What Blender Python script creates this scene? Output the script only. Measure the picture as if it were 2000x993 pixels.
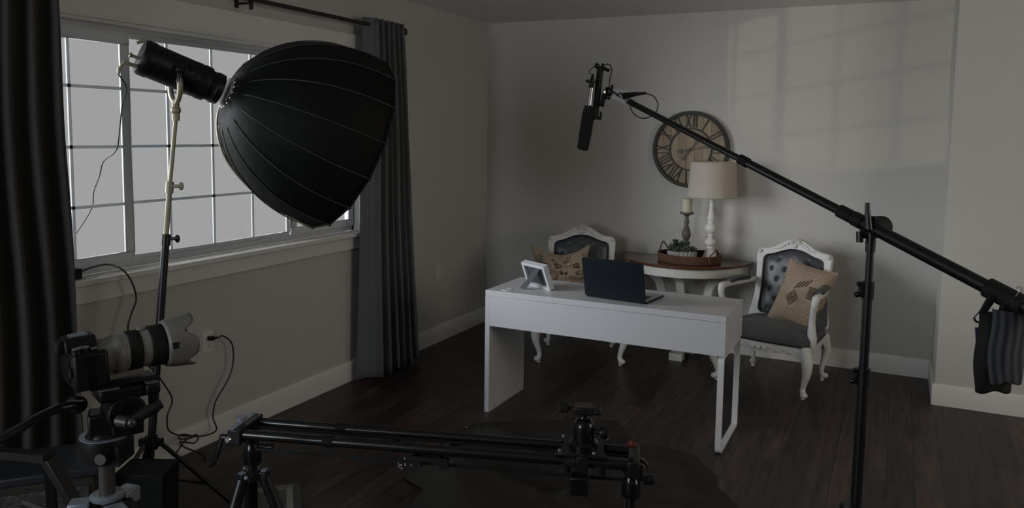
import bpy, bmesh, math, random
from mathutils import Vector, Matrix, Euler, noise
random.seed(7)
PI = math.pi
SC = bpy.context.scene
COL = SC.collection
for o in list(bpy.data.objects): bpy.data.objects.remove(o)

# ------------------------------------------------------------ camera
CAM = Vector((3.2633, -6.2021, 1.6905))
YAW, PITCH, ROLL, FPX, SHY = .452, -.0928, .0137, 1543.34, -93.1
_f = Vector((-math.sin(YAW)*math.cos(PITCH), math.cos(YAW)*math.cos(PITCH), math.sin(PITCH)))
_r = Vector((math.cos(YAW), math.sin(YAW), 0)); _u = _r.cross(_f)
CR = math.cos(ROLL)*_r + math.sin(ROLL)*_u
CU = -math.sin(ROLL)*_r + math.cos(ROLL)*_u
CF = _f
cd = bpy.data.cameras.new('camera'); cam = bpy.data.objects.new('camera', cd); COL.objects.link(cam)
cd.sensor_fit = 'HORIZONTAL'; cd.sensor_width = 36; cd.lens = FPX*36/2000; cd.shift_y = SHY/2000
cd.clip_start = .05; cd.clip_end = 200
cam.matrix_world = Matrix(((CR.x, CU.x, -CF.x, CAM.x), (CR.y, CU.y, -CF.y, CAM.y), (CR.z, CU.z, -CF.z, CAM.z), (0, 0, 0, 1)))
SC.camera = cam
def ray(x, y): return CF + CR*((x-1000)/FPX) - CU*((y-496.5-SHY)/FPX)
def PX(x, y, d): return CAM + ray(x, y)*d                       # point of the room seen at x, y, d metres deep
def onz(x, y, z): r = ray(x, y); return CAM + r*((z-CAM.z)/r.z)
def ony(x, y, v): r = ray(x, y); return CAM + r*((v-CAM.y)/r.y)
def onx(x, y, v): r = ray(x, y); return CAM + r*((v-CAM.x)/r.x)

# ------------------------------------------------------------ world and light
SC.view_settings.view_transform = 'Standard'; SC.view_settings.look = 'None'
SC.view_settings.exposure = 0; SC.view_settings.gamma = 1; SC.view_settings.use_curve_mapping = False
w = bpy.data.worlds.new('sky'); SC.world = w; w.use_nodes = True
bg = w.node_tree.nodes['Background']; bg.inputs[0].default_value = (.995, 1, 1, 1); bg.inputs[1].default_value = .345
def area(name, loc, target, sx, sy, power, col):
    l = bpy.data.lights.new(name, 'AREA'); l.shape = 'RECTANGLE'; l.size = sx; l.size_y = sy; l.energy = power; l.color = col
    o = bpy.data.objects.new(name, l); COL.objects.link(o); o.location = loc
    o.rotation_euler = (Vector(target)-Vector(loc)).to_track_quat('-Z', 'Y').to_euler(); return o
area('added_sky_light', (-2.7, -5.7, 2.2), (1.5, -1.0, 1.0), 4.8, 2.4, 650, (.95, .98, 1))  # area lamp added outside the window, standing in for brighter unseen sky
area('added_near_light', (.85, -8.7, 1.75), (2.0, 0, 1.75), 1.4, 1.5, 66, (.88, .94, 1))  # fill lamp added behind the camera; window there is assumed, none built
area('side_fill_light', (6.3, -3.4, 1.9), (0, -.9, 2.1), 1.6, 1.3, 30, (1, .87, .74))  # warm fill lamp added at the right, no window there
sp = bpy.data.lights.new('sun_glint', 'SPOT'); sp.energy = 1700; sp.color = (1, .82, .58); sp.spot_size = math.radians(5.2); sp.spot_blend = .25; sp.shadow_soft_size = .10  # spot lamp added outside for an assumed sun reflection, source unseen
so = bpy.data.objects.new('sun_glint', sp); COL.objects.link(so); so.location = (-12.2, -14, -.41)
so.rotation_euler = (Vector((3.25, 0, 2.32))-Vector(so.location)).to_track_quat('-Z', 'Y').to_euler()

# ------------------------------------------------------------ materials
def mat(name, col, rough=.5, metal=0, bump=0, bscale=60, var=0, vscale=8, coat=0, sheen=0, trans=0, spec=.5, stretch=None):
    m = bpy.data.materials.new(name); m.use_nodes = True; nt = m.node_tree; N = nt.nodes; L = nt.links
    b = N['Principled BSDF']; b.inputs['Base Color'].default_value = (*col, 1); b.inputs['Roughness'].default_value = rough
    b.inputs['Metallic'].default_value = metal; b.inputs['Coat Weight'].default_value = coat; b.inputs['Sheen Weight'].default_value = sheen
    b.inputs['Specular IOR Level'].default_value = spec
    tc = N.new('ShaderNodeTexCoord'); src = tc.outputs['Object']
    if stretch:
        mp = N.new('ShaderNodeMapping'); mp.inputs['Scale'].default_value = stretch; L.new(src, mp.inputs[0]); src = mp.outputs[0]
    n = N.new('ShaderNodeTexNoise'); n.inputs['Scale'].default_value = vscale; n.inputs['Detail'].default_value = 5; L.new(src, n.inputs['Vector'])
    mx = N.new('ShaderNodeMix'); mx.data_type = 'RGBA'
    mx.inputs[6].default_value = (*[c*(1-var) for c in col], 1); mx.inputs[7].default_value = (*[min(1, c*(1+var)) for c in col], 1)
    L.new(n.outputs['Fac'], mx.inputs[0]); L.new(mx.outputs[2], b.inputs['Base Color'])
    if bump:
        n2 = N.new('ShaderNodeTexNoise'); n2.inputs['Scale'].default_value = bscale; n2.inputs['Detail'].default_value = 3; L.new(src, n2.inputs['Vector'])
        bp = N.new('ShaderNodeBump'); bp.inputs['Strength'].default_value = bump; bp.inputs['Distance'].default_value = .01
        L.new(n2.outputs['Fac'], bp.inputs['Height']); L.new(bp.outputs[0], b.inputs['Normal'])
    if trans:
        tr = N.new('ShaderNodeBsdfTranslucent'); tr.inputs[0].default_value = (*col, 1)
        ms = N.new('ShaderNodeMixShader'); ms.inputs[0].default_value = trans
        L.new(b.outputs[0], ms.inputs[1]); L.new(tr.outputs[0], ms.inputs[2]); L.new(ms.outputs[0], N['Material Output'].inputs[0])
    return m
M = dict(
    wall=mat('wall_paint', (.485, .478, .452), .75, bump=.12, bscale=220, var=.02),
    ceiling=mat('ceiling_paint', (.74, .735, .715), .85, bump=.5, bscale=70, var=.03),
    trim=mat('white_trim', (.66, .65, .62), .4, var=.02),
    vinyl=mat('window_vinyl', (.52, .535, .55), .6, var=.01, trans=.16, spec=.2),
    grille=mat('white_grille_plastic', (.50, .52, .54), .6, trans=.38, spec=.2),
    desk=mat('white_lacquer', (.50, .515, .55), .33, var=.01),
    deskmetal=mat('white_metal', (.55, .55, .565), .35, var=.01),
    cream=mat('distressed_white_paint', (.62, .62, .61), .55, bump=.25, bscale=50, var=.12, vscale=30),
    tablewhite=mat('cream_table_paint', (.60, .60, .57), .5, var=.05, vscale=12),
    lampwhite=mat('chalky_white_paint', (.66, .64, .61), .55, bump=.2, bscale=80, var=.06, vscale=25),
    shade=mat('linen_shade', (.62, .57, .50), .9, bump=.15, bscale=300, var=.04, trans=.35),
    leather=mat('grey_leather', (.055, .061, .069), .36, bump=.12, bscale=180, var=.15),
    seatfab=mat('charcoal_seat_fabric', (.062, .066, .072), .75, bump=.2, bscale=300, var=.1, sheen=.1),
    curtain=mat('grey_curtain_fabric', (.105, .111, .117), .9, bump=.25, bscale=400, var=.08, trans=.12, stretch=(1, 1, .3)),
    curtainbacklit=mat('backlit_curtain_shade', (.058, .058, .056), .95, bump=.25, bscale=400, var=.08, trans=.02, spec=.1, stretch=(1, 1, .3)),  # left curtain cloth; its backlit shade is put into the darker colour
    black=mat('black_metal', (.006, .006, .0065), .36, var=.1, spec=.4),
    blackplastic=mat('black_plastic', (.0045, .0045, .005), .45, bump=.08, bscale=300, var=.1, spec=.25),
    gloss=mat('glossy_black_metal', (.006, .006, .007), .2, spec=.4),
    softblack=mat('black_nylon', (.0055, .006, .006), .62, bump=.3, bscale=14, var=.1, spec=.12),
    seam=mat('grey_black_seam', (.030, .030, .030), .6),
    foam=mat('black_foam', (.005, .005, .0055), .95, bump=.5, bscale=250),
    rubber=mat('black_rubber', (.006, .006, .006), .75, spec=.3),
    cable=mat('black_cable', (.012, .012, .012), .5),
    silver=mat('brushed_silver', (.55, .55, .55), .25, metal=1),
    tan=mat('tan_and_bloom_tint', (.26, .235, .17), .45, metal=.25, var=.12, vscale=20),  # window bloom painted as tan on stand and yoke; lining edge is plain tan
    bronze=mat('dark_bronze', (.030, .028, .026), .4, metal=.5),
    laptop=mat('navy_black_shell', (.0065, .0095, .0145), .5, var=.1, spec=.22),
    keydeck=mat('silver_aluminium', (.42, .42, .44), .4, metal=.4),
    grey=mat('slate_grey_backing', (.042, .043, .050), .7, var=.05),
    red=mat('anodised_red', (.14, .02, .02), .35, metal=.4),
    paper=mat('torn_white_paper', (.60, .60, .60), .8),
    wood=mat('cherry_wood_top', (.085, .033, .018), .25, var=.35, vscale=4, stretch=(3, 30, 3), coat=.4),
    clockwood=mat('weathered_planks', (.27, .215, .155), .75, bump=.2, bscale=40, var=.32, vscale=3.5, stretch=(22, 1, 2)),
    clockwood2=mat('paler_planks', (.32, .25, .18), .75, bump=.2, bscale=40, var=.3, vscale=3.5, stretch=(22, 1, 2)),
    clockmetal=mat('aged_iron', (.022, .020, .018), .5, metal=.4, var=.3, vscale=20),
    handmetal=mat('pewter', (.085, .078, .072), .5, metal=.4, var=.2, vscale=30),
    wicker=mat('brown_wicker', (.105, .045, .024), .6, var=.3, vscale=60),
    wickerdark=mat('dark_wicker', (.035, .018, .012), .7, var=.2),
    candle=mat('ivory_wax', (.50, .48, .37), .6, bump=.3, bscale=35, var=.12, vscale=15),
    carved=mat('grey_brown_carved_wood', (.10, .085, .07), .6, bump=.5, bscale=60, var=.35, vscale=25),
    zinc=mat('galvanised_metal', (.30, .31, .30), .45, metal=.35, var=.2, vscale=20),
    leaf=mat('dark_succulent_leaf', (.035, .060, .035), .5, var=.35, vscale=12),
    leaf2=mat('grey_green_succulent_leaf', (.075, .095, .055), .5, var=.35, vscale=12),
    burlap=mat('printed_burlap', (.37, .30, .225), .9, bump=.4, bscale=350, var=.22, vscale=9),
    burlap2=mat('natural_burlap', (.33, .26, .19), .9, bump=.4, bscale=350, var=.10, vscale=7),
    ink=mat('brown_black_ink', (.045, .032, .024), .9),
    ink2=mat('faded_ink', (.13, .095, .068), .9, var=.25, vscale=40),
    lensgrey=mat('off_white_lens_barrel', (.17, .166, .153), .4, var=.03),
    lenstan=mat('lens_hood_shell', (.13, .125, .112), .42, var=.03),
    cloth=mat('black_cloth', (.027, .0255, .023), .9, bump=.3, bscale=40, var=.15, spec=.2),
    case=mat('slate_case', (.018, .021, .027), .35, bump=.1, var=.1),
    casetex=mat('crackled_grey_panel', (.03, .03, .028), .6, bump=1, bscale=38, var=.5, vscale=30),
    tripod=mat('grey_tube', (.085, .08, .075), .32, metal=.5),
    plate=mat('pale_metal_plate', (.20, .23, .27), .35, metal=.3),
    bookcover=mat('dark_teal_book_cover', (.030, .040, .042), .35, var=.1),
    bookcream=mat('cream_cover_panel', (.24, .24, .215), .4, var=.03),
    bookpic=mat('dim_cover_picture', (.05, .06, .06), .4, var=.6, vscale=14),
    pages=mat('book_pages', (.4, .38, .33), .8),
    outlet=mat('outlet_plastic', (.60, .59, .56), .35),
    purple=mat('violet_strip', (.05, .035, .12), .7),
)
def glass_mat():
    m = bpy.data.materials.new('window_glass'); m.use_nodes = True; N = m.node_tree.nodes; L = m.node_tree.links
    N.remove(N['Principled BSDF']); t = N.new('ShaderNodeBsdfTransparent'); g = N.new('ShaderNodeBsdfGlossy'); g.inputs['Roughness'].default_value = .02
    f = N.new('ShaderNodeFresnel'); f.inputs[0].default_value = 1.15; x = N.new('ShaderNodeMixShader')
    L.new(f.outputs[0], x.inputs[0]); L.new(t.outputs[0], x.inputs[1]); L.new(g.outputs[0], x.inputs[2]); L.new(x.outputs[0], N['Material Output'].inputs[0]); return m
M['glass'] = glass_mat()
def floor_mat():
    m = bpy.data.materials.new('dark_plank_floor'); m.use_nodes = True; N = m.node_tree.nodes; L = m.node_tree.links; b = N['Principled BSDF']
    tc = N.new('ShaderNodeTexCoord'); mp = N.new('ShaderNodeMapping'); mp.inputs['Rotation'].default_value = (0, 0, PI/2); L.new(tc.outputs['Object'], mp.inputs[0])
    br = N.new('ShaderNodeTexBrick'); br.offset = .37; br.inputs['Scale'].default_value = 1; br.inputs['Brick Width'].default_value = 1.25; br.inputs['Row Height'].default_value = .125
    br.inputs['Mortar Size'].default_value = .0024; br.inputs['Color1'].default_value = (.020, .0135, .0112, 1); br.inputs['Color2'].default_value = (.050, .032, .0265, 1); br.inputs['Mortar'].default_value = (.004, .003, .003, 1)
    L.new(mp.outputs[0], br.inputs['Vector'])
    mp2 = N.new('ShaderNodeMapping'); mp2.inputs['Scale'].default_value = (16, 1.6, 1); L.new(tc.outputs['Object'], mp2.inputs[0])
    n = N.new('ShaderNodeTexNoise'); n.inputs['Scale'].default_value = 2.2; n.inputs['Detail'].default_value = 7; L.new(mp2.outputs[0], n.inputs['Vector'])
    mx = N.new('ShaderNodeMix'); mx.data_type = 'RGBA'; mx.blend_type = 'MULTIPLY'; mx.inputs[0].default_value = 1
    rp = N.new('ShaderNodeValToRGB'); rp.color_ramp.elements[0].position = .3; rp.color_ramp.elements[0].color = (.35, .32, .32, 1); rp.color_ramp.elements[1].position = .7; rp.color_ramp.elements[1].color = (1.55, 1.5, 1.5, 1)
    L.new(n.outputs['Fac'], rp.inputs[0]); L.new(br.outputs['Color'], mx.inputs[6]); L.new(rp.outputs[0], mx.inputs[7]); L.new(mx.outputs[2], b.inputs['Base Color'])
    b.inputs['Roughness'].default_value = .42; b.inputs['Specular IOR Level'].default_value = .4
    bp = N.new('ShaderNodeBump'); bp.inputs['Strength'].default_value = .12; bp.inputs['Distance'].default_value = .01; L.new(n.outputs['Fac'], bp.inputs['Height']); L.new(bp.outputs[0], b.inputs['Normal']); return m
M['floor'] = floor_mat()
def stripe_mat():
    m = bpy.data.materials.new('blue_grey_striped_weave'); m.use_nodes = True; N = m.node_tree.nodes; L = m.node_tree.links; b = N['Principled BSDF']
    at = N.new('ShaderNodeUVMap'); sx = N.new('ShaderNodeSeparateXYZ'); L.new(at.outputs[0], sx.inputs[0])
    mu = N.new('ShaderNodeMath'); mu.operation = 'MULTIPLY'; mu.inputs[1].default_value = 4.4; L.new(sx.outputs[0], mu.inputs[0])
    fr = N.new('ShaderNodeMath'); fr.operation = 'FRACT'; L.new(mu.outputs[0], fr.inputs[0])
    gt = N.new('ShaderNodeMath'); gt.operation = 'GREATER_THAN'; gt.inputs[1].default_value = .52; L.new(fr.outputs[0], gt.inputs[0])
    mx = N.new('ShaderNodeMix'); mx.data_type = 'RGBA'; mx.inputs[6].default_value = (.052, .057, .066, 1); mx.inputs[7].default_value = (.019, .019, .029, 1)
    L.new(gt.outputs[0], mx.inputs[0]); L.new(mx.outputs[2], b.inputs['Base Color']); b.inputs['Roughness'].default_value = .95
    tc = N.new('ShaderNodeTexCoord'); n = N.new('ShaderNodeTexNoise'); n.inputs['Scale'].default_value = 300; L.new(tc.outputs['Object'], n.inputs['Vector'])
    bp = N.new('ShaderNodeBump'); bp.inputs['Strength'].default_value = .5; bp.inputs['Distance'].default_value = .004; L.new(n.outputs['Fac'], bp.inputs['Height']); L.new(bp.outputs[0], b.inputs['Normal']); return m
M['stripe'] = stripe_mat()

# ------------------------------------------------------------ mesh builder
def frame_to(d):
    return Vector(d).normalized().to_track_quat('Z', 'Y').to_matrix()
class MB:
    def __init__(s): s.v = []; s.f = []; s.uv = None
    def add(s, vs, fs): n = len(s.v); s.v += [Vector(v) for v in vs]; s.f += [[i+n for i in f] for f in fs]; return s
    def box(s, c, sz, R=None):
        c = Vector(c); x, y, z = [a/2 for a in sz]
        vs = [Vector(p) for p in ((-x,-y,-z),(x,-y,-z),(x,y,-z),(-x,y,-z),(-x,-y,z),(x,-y,z),(x,y,z),(-x,y,z))]
        if R is not None: vs = [R @ v for v in vs]
        return s.add([v+c for v in vs], [(3,2,1,0),(4,5,6,7),(0,1,5,4),(1,2,6,5),(2,3,7,6),(3,0,4,7)])
    def b2(s, a, b): a = Vector(a); b = Vector(b); return s.box((a+b)/2, [abs(t) for t in (b-a)])
    def bar(s, p, q, w, h):                      # rectangular bar from p to q
        p = Vector(p); q = Vector(q); return s.box((p+q)/2, (w, h, (q-p).length), frame_to(q-p))
    def tube(s, P, r, seg=12, closed=False, flat=1.0):
        P = [Vector(p) for p in P]; n = len(P); R = r if isinstance(r, (list, tuple)) else [r]*n
        vs = []; up = None
        for i, p in enumerate(P):
            if closed: t = P[(i+1) % n]-P[i-1]
            else: t = P[min(i+1, n-1)]-P[max(i-1, 0)]
            t.normalize()
            if up is None:
                a = Vector((0,0,1)) if abs(t.z) < .9 else Vector((1,0,0)); up = (a-t*a.dot(t)).normalized()
            else: up = (up-t*up.dot(t)).normalized()
            sd = t.cross(up)
            for k in range(seg):
                a = 2*PI*k/seg; vs.append(p+up*(math.cos(a)*R[i]*flat)+sd*(math.sin(a)*R[i]))
        fs = []
        for i in range(n if closed else n-1):
            j = (i+1) % n
            for k in range(seg):
                l = (k+1) % seg; fs.append((i*seg+k, i*seg+l, j*seg+l, j*seg+k))
        if not closed: fs.append(tuple(range(seg-1, -1, -1))); fs.append(tuple((n-1)*seg+k for k in range(seg)))
        return s.add(vs, fs)
    def cyl(s, p, q, r, r2=None, seg=20): return s.tube([p, q], [r, r if r2 is None else r2], seg)
    def lathe(s, prof, c=(0,0,0), R=None, seg=32, sx=1, sy=1):
        c = Vector(c); vs = []; fs = []
        for r, z in prof:
            for k in range(seg):
                a = 2*PI*k/seg; v = Vector((r*sx*math.cos(a), r*sy*math.sin(a), z)); vs.append((R @ v if R is not None else v)+c)
        n = len(prof)
        for i in range(n-1):
            for k in range(seg):
                l = (k+1) % seg; fs.append((i*seg+k, i*seg+l, (i+1)*seg+l, (i+1)*seg+k))
        fs.append(tuple(range(seg-1, -1, -1))); fs.append(tuple((n-1)*seg+k for k in range(seg)))
        return s.add(vs, fs)
    def prism(s, poly, a, b, fn):                # poly of (u,v); fn(u,v,t) -> point, t in (a,b)
        n = len(poly); vs = [fn(u, v, a) for u, v in poly]+[fn(u, v, b) for u, v in poly]
        return s.add(vs, [tuple(range(n-1, -1, -1)), tuple(range(n, 2*n))]+[(i, (i+1) % n, n+(i+1) % n, n+i) for i in range(n)])
    def ring(s, outer, inner, a, b, fn):         # band between two matched closed outlines
        n = len(outer); vs = []
        for t in (a, b):
            vs += [fn(u, v, t) for u, v in outer]; vs += [fn(u, v, t) for u, v in inner]
        fs = []
        for i in range(n):
            j = (i+1) % n
            fs += [(i, n+i, n+j, j), (2*n+i, 2*n+j, 3*n+j, 3*n+i), (i, j, 2*n+j, 2*n+i), (n+i, 3*n+i, 3*n+j, n+j)]
        return s.add(vs, fs)
    def ball(s, c, r, sc=(1,1,1), seg=14, rings=8, R=None):
        pr = []
        c = Vector(c); vs = []; fs = []
        for i in range(rings+1):
            th = PI*i/rings
            for k in range(seg):
                a = 2*PI*k/seg; v = Vector((r*sc[0]*math.sin(th)*math.cos(a), r*sc[1]*math.sin(th)*math.sin(a), -r*sc[2]*math.cos(th)))
                vs.append((R @ v if R is not None else v)+c)
        for i in range(rings):
            for k in range(seg):
                l = (k+1) % seg; fs.append((i*seg+k, i*seg+l, (i+1)*seg+l, (i+1)*seg+k))
        return s.add(vs, fs)
    def grid(s, fn, nu, nv, wrap=False):
        vs = [fn(i/nu, j/nv) for j in range(nv+1) for i in range(nu+1)]; W = nu+1
        return s.add(vs, [(j*W+i, j*W+i+1, (j+1)*W+i+1, (j+1)*W+i) for j in range(nv) for i in range(nu)])
    def build(s, name, m, parent=None, world=False, bevel=0, sharp=40, solid=0, sub=0, uvs=None):
        vs = s.v
        if parent is not None and world:
            inv = Matrix.LocRotScale(parent.location, parent.rotation_euler, None)
            q = parent.parent
            inv = inv.inverted(); vs = [inv @ v for v in vs]
        org = Vector((0, 0, 0))
        if parent is None:
            lo = Vector([min(v[i] for v in vs) for i in range(3)]); hi = Vector([max(v[i] for v in vs) for i in range(3)])
            org = Vector(((lo.x+hi.x)/2, (lo.y+hi.y)/2, lo.z)); vs = [v-org for v in vs]
        me = bpy.data.meshes.new(name); me.from_pydata([tuple(v) for v in vs], [], s.f)
        bm = bmesh.new(); bm.from_mesh(me)
        bmesh.ops.remove_doubles(bm, verts=bm.verts, dist=1e-6)
        bmesh.ops.recalc_face_normals(bm, faces=bm.faces)
        for f in bm.faces: f.smooth = True
        lim = math.radians(sharp)
        for e in bm.edges:
            if len(e.link_faces) == 2 and e.calc_face_angle(0) > lim: e.smooth = False
        bm.to_mesh(me); bm.free()
        if uvs:
            ul = me.uv_layers.new(name='UVMap')
            for lp in me.loops: ul.data[lp.index].uv = uvs(me.vertices[lp.vertex_index].co+org)
        me.materials.append(M[m] if isinstance(m, str) else m)
        o = bpy.data.objects.new(name, me); COL.objects.link(o); o.location = org
        if parent is not None: o.parent = parent
        if solid: md = o.modifiers.new('solid', 'SOLIDIFY'); md.thickness = solid; md.offset = 0
        if bevel: md = o.modifiers.new('bevel', 'BEVEL'); md.width = bevel; md.segments = 2; md.limit_method = 'ANGLE'; md.angle_limit = math.radians(50); md.harden_normals = False
        if sub: md = o.modifiers.new('sub', 'SUBSURF'); md.levels = sub; md.render_levels = sub
        return o
def tag(o, label=None, cat=None, group=None, kind=None):
    if label: o['label'] = label
    if cat: o['category'] = cat
    if group: o['group'] = group
    if kind: o['kind'] = kind
    return o
def thing(name, label, cat, loc=(0,0,0), rot=(0,0,0), group=None):
    o = bpy.data.objects.new(name, None); COL.objects.link(o); o.location = loc; o.rotation_euler = rot; o.empty_display_size = .1
    return tag(o, label, cat, group)
def struct(o): o['kind'] = 'structure'; return o
def copy_tree(o, parent=None):
    c = o.copy(); COL.objects.link(c)
    if parent is not None: c.parent = parent
    for ch in [x for x in bpy.data.objects if x.parent == o]: copy_tree(ch, c)
    return c
def spline(P, n=8):                              # Catmull-Rom through points
    P = [Vector(p) for p in P]; Q = [P[0]*2-P[1]]+P+[P[-1]*2-P[-2]]; out = []
    for i in range(1, len(Q)-2):
        a, b, c, d = Q[i-1:i+3]
        for k in range(n):
            t = k/n; out.append(.5*((2*b)+(c-a)*t+(2*a-5*b+4*c-d)*t*t+(3*b-a-3*c+d)*t**3))
    out.append(P[-1]); return out
def text_geo(body, size=1.0, bold=0):
    cu = bpy.data.curves.new('lettering', 'FONT'); cu.body = body; cu.size = size; cu.resolution_u = 3; cu.offset = bold
    o = bpy.data.objects.new('lettering', cu); COL.objects.link(o)
    ev = o.evaluated_get(bpy.context.evaluated_depsgraph_get()); me = ev.to_mesh()
    vs = [v.co.copy() for v in me.vertices]; fs = [tuple(p.vertices) for p in me.polygons]; ev.to_mesh_clear()
    bpy.data.objects.remove(o); bpy.data.curves.remove(cu); return vs, fs

# ------------------------------------------------------------ room shell
RH, RX, RY, WT = 2.636, 6.6, -9.0, .16
PXX, PYY = 3.556, -.595
WY0, WY1, WZ0, WZ1 = -4.20, -1.80, 1.01, 2.178
struct(MB().b2((-.2, RY-.2, -.1), (RX+.2, .2, 0)).build('floor', 'floor'))
struct(MB().b2((-.2, RY-.2, RH), (RX+.2, .2, RH+.1)).build('ceiling', 'ceiling'))
wl = MB()
wl.b2((-WT, RY, 0), (0, 0, WZ0-.026)); wl.b2((-WT, RY, WZ1), (0, 0, RH)); wl.b2((-WT, RY, WZ0-.026), (0, WY0, WZ1)); wl.b2((-WT, WY1, WZ0-.026), (0, 0, WZ1))
struct(wl.build('wall_left', 'wall'))
struct(MB().b2((-WT, 0, 0), (RX+WT, .15, RH)).build('wall_back', 'wall'))
struct(MB().b2((PXX, PYY, 0), (RX, 0, RH)).build('wall_alcove', 'wall'))
struct(MB().b2((RX, RY, 0), (RX+.15, 0, RH)).build('wall_right', 'wall'))
struct(MB().b2((-WT, RY-.15, 0), (RX+WT, RY, RH)).build('wall_near', 'wall'))
HB = .136
def baseboard(name, a, b, nrm):
    a = Vector(a); b = Vector(b); n = Vector(nrm); prof = [(0, 0), (.016, 0), (.016, HB-.022), (.013, HB-.014), (.009, HB), (0, HB)]
    m = MB(); vs = [p+n*u+Vector((0, 0, v)) for p in (a, b) for u, v in prof]; k = len(prof)
    m.add(vs, [tuple(range(k)), tuple(range(2*k-1, k-1, -1))]+[(i, (i+1) % k, k+(i+1) % k, k+i) for i in range(k)])
    return struct(m.build(name, 'trim', sharp=25))
baseboard('baseboard_left', (0, RY, 0), (0, 0, 0), (1, 0, 0))
baseboard('baseboard_back', (0, 0, 0), (PXX, 0, 0), (0, -1, 0))
baseboard('baseboard_alcove_side', (PXX, 0, 0), (PXX, PYY, 0), (-1, 0, 0))
baseboard('baseboard_alcove_front', (PXX-.016, PYY, 0), (RX, PYY, 0), (0, -1, 0))
# window
wd = bpy.data.objects.new('window_1', None); COL.objects.link(wd); wd.location = (0, 0, 0); struct(wd)
XF = -.10                                       # plane of the frame
fm = MB()
T = .035
fm.b2((XF-.04, WY0, WZ0), (XF+.02, WY1, WZ0+T)); fm.b2((XF-.04, WY0, WZ1-T), (XF+.02, WY1, WZ1)); fm.b2((XF-.04, WY0, WZ0), (XF+.02, WY0+T, WZ1)); fm.b2((XF-.04, WY1-T, WZ0), (XF+.02, WY1, WZ1))
fm.build('window_frame', 'vinyl', wd, bevel=.003)
def sash(y0, y1, x, t, cols, mname='sash', d=.012):
    z0, z1 = WZ0+T-.004, WZ1-T+.004
    m = MB(); m.b2((x-d, y0, z0), (x, y1, z0+t)); m.b2((x-d, y0, z1-t*1.25), (x, y1, z1)); m.b2((x-d, y0, z0+t), (x, y0+t, z1-t*1.25)); m.b2((x-d, y1-t, z0+t), (x, y1, z1-t*1.25))
    s = m.build(mname, 'vinyl', wd, bevel=.003)
    g = MB(); g.b2((x-d*.55, y0+t, z0+t), (x-d*.45, y1-t, z1-t)); g.build('pane', 'glass', s)
    q = MB()
    for z in (1.325, 1.60, 1.875): q.b2((x-d*.5-.004, y0+t, z-.007), (x-d*.5+.004, y1-t, z+.007))
    for y in cols: q.b2((x-d*.5-.004, y-.007, z0+t), (x-d*.5+.004, y+.007, z1-t))
    q.build('muntins', 'grille', s)
sash(-4.17, -3.56, XF+.03, .048, (-3.87,))
sash(-3.562, -2.438, XF+.008, .022, (-3.32, -3.03, -2.74))
sash(-2.44, -1.83, XF+.03, .048, (-2.14,))
struct(MB().b2((.0, WY0-.08, WZ1), (.02, WY1+.05, WZ1+.142)).b2((0, WY0-.08, WZ1+.0), (.024, WY1+.05, WZ1+.012)).build('trim_1', 'trim', bevel=.002))
struct(MB().b2((XF+.02, WY0, WZ0-.026), (0, WY1, WZ0)).b2((0, WY0-.09, WZ0-.026), (.050, WY1+.05, WZ0)).build('trim_2', 'trim', bevel=.004))
struct(MB().b2((XF+.02, WY1-.012, WZ0), (.0, WY1, WZ1)).b2((XF+.02, WY0, WZ0), (0, WY0+.012, WZ1)).b2((XF+.02, WY0+.012, WZ1-.012), (0, WY1-.012, WZ1)).build('trim_4', 'trim'))
struct(MB().b2((0, WY0-.08, .900), (.018, WY1+.04, WZ0-.026)).build('trim_3', 'trim', bevel=.002))

# ------------------------------------------------------------ curtain rod and curtains
rod = thing('curtain_rod', 'dark bronze curtain rod with ball finials running above the window', 'curtain rod', (.11, -3, 2.385))
MB().cyl((0, -2.0, 0), (0, 1.49, 0), .0125).build('pole', 'bronze', rod)
MB().ball((0, 1.515, 0), .03).cyl((0, 1.475, 0), (0, 1.49, 0), .018).build('finial', 'bronze', rod)
for y in (.06, 1.44, -1.9):
    MB().box((-.105, y, -.01), (.01, .022, .06)).bar((-.105, y, -.02), (0, y, -.02), .012, .012).tube([(0, y-.0, 0), (0, y+.012, 0)], .018).bar((0, y, -.02), (0, y, -.055), .02, .012).build('bracket', 'bronze', rod)
def curtain(name, label, ytop, ybot, amp, folds, zt, zb, m, ph=0, seed=1, flatpart=0, x0=.11):
    mb = MB(); nu, nv = 150, 40
    def fn(u, v):
        z = zt+(zb-zt)*v
        y = (ytop[0]+(ytop[1]-ytop[0])*u)*(1-v)+(ybot[0]+(ybot[1]-ybot[0])*u)*v
        a = amp*(.75+.5*v)
        uu = u+.012*math.sin(9*v+seed)+.02*v*math.sin(5*u+seed)
        if uu < flatpart: wv = math.cos(ph)*(1-(1-uu/max(flatpart, 1e-3))*1.6)
        else: wv = math.cos(2*PI*folds*(uu-flatpart)/(1-flatpart)+ph)
        wv = math.copysign(abs(wv)**.75, wv)
        x = x0+a*wv+.008*noise.noise(Vector((u*6, v*3, seed)))
        y += .25*amp*math.sin(4*PI*folds*uu)*.3
        return Vector((max(x, .035), y, z+ .012*math.sin(14*u)*v*v))
    mb.grid(fn, nu, nv); o = mb.build(name, m, solid=.003, sharp=180)
    return tag(o, label, 'curtain', 'floor-length grey curtains at the window')
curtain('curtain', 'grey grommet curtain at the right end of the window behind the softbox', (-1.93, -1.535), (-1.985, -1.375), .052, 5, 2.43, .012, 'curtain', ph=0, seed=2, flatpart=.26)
curtain('curtain', 'grey curtain, coloured darker for its backlit shade, at the left edge, nearest the camera, behind the photo tripod', (-4.95, -4.055), (-5.0, -4.02), .046, 9, 2.43, .012, 'curtainbacklit', ph=.6, seed=5)

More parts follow.
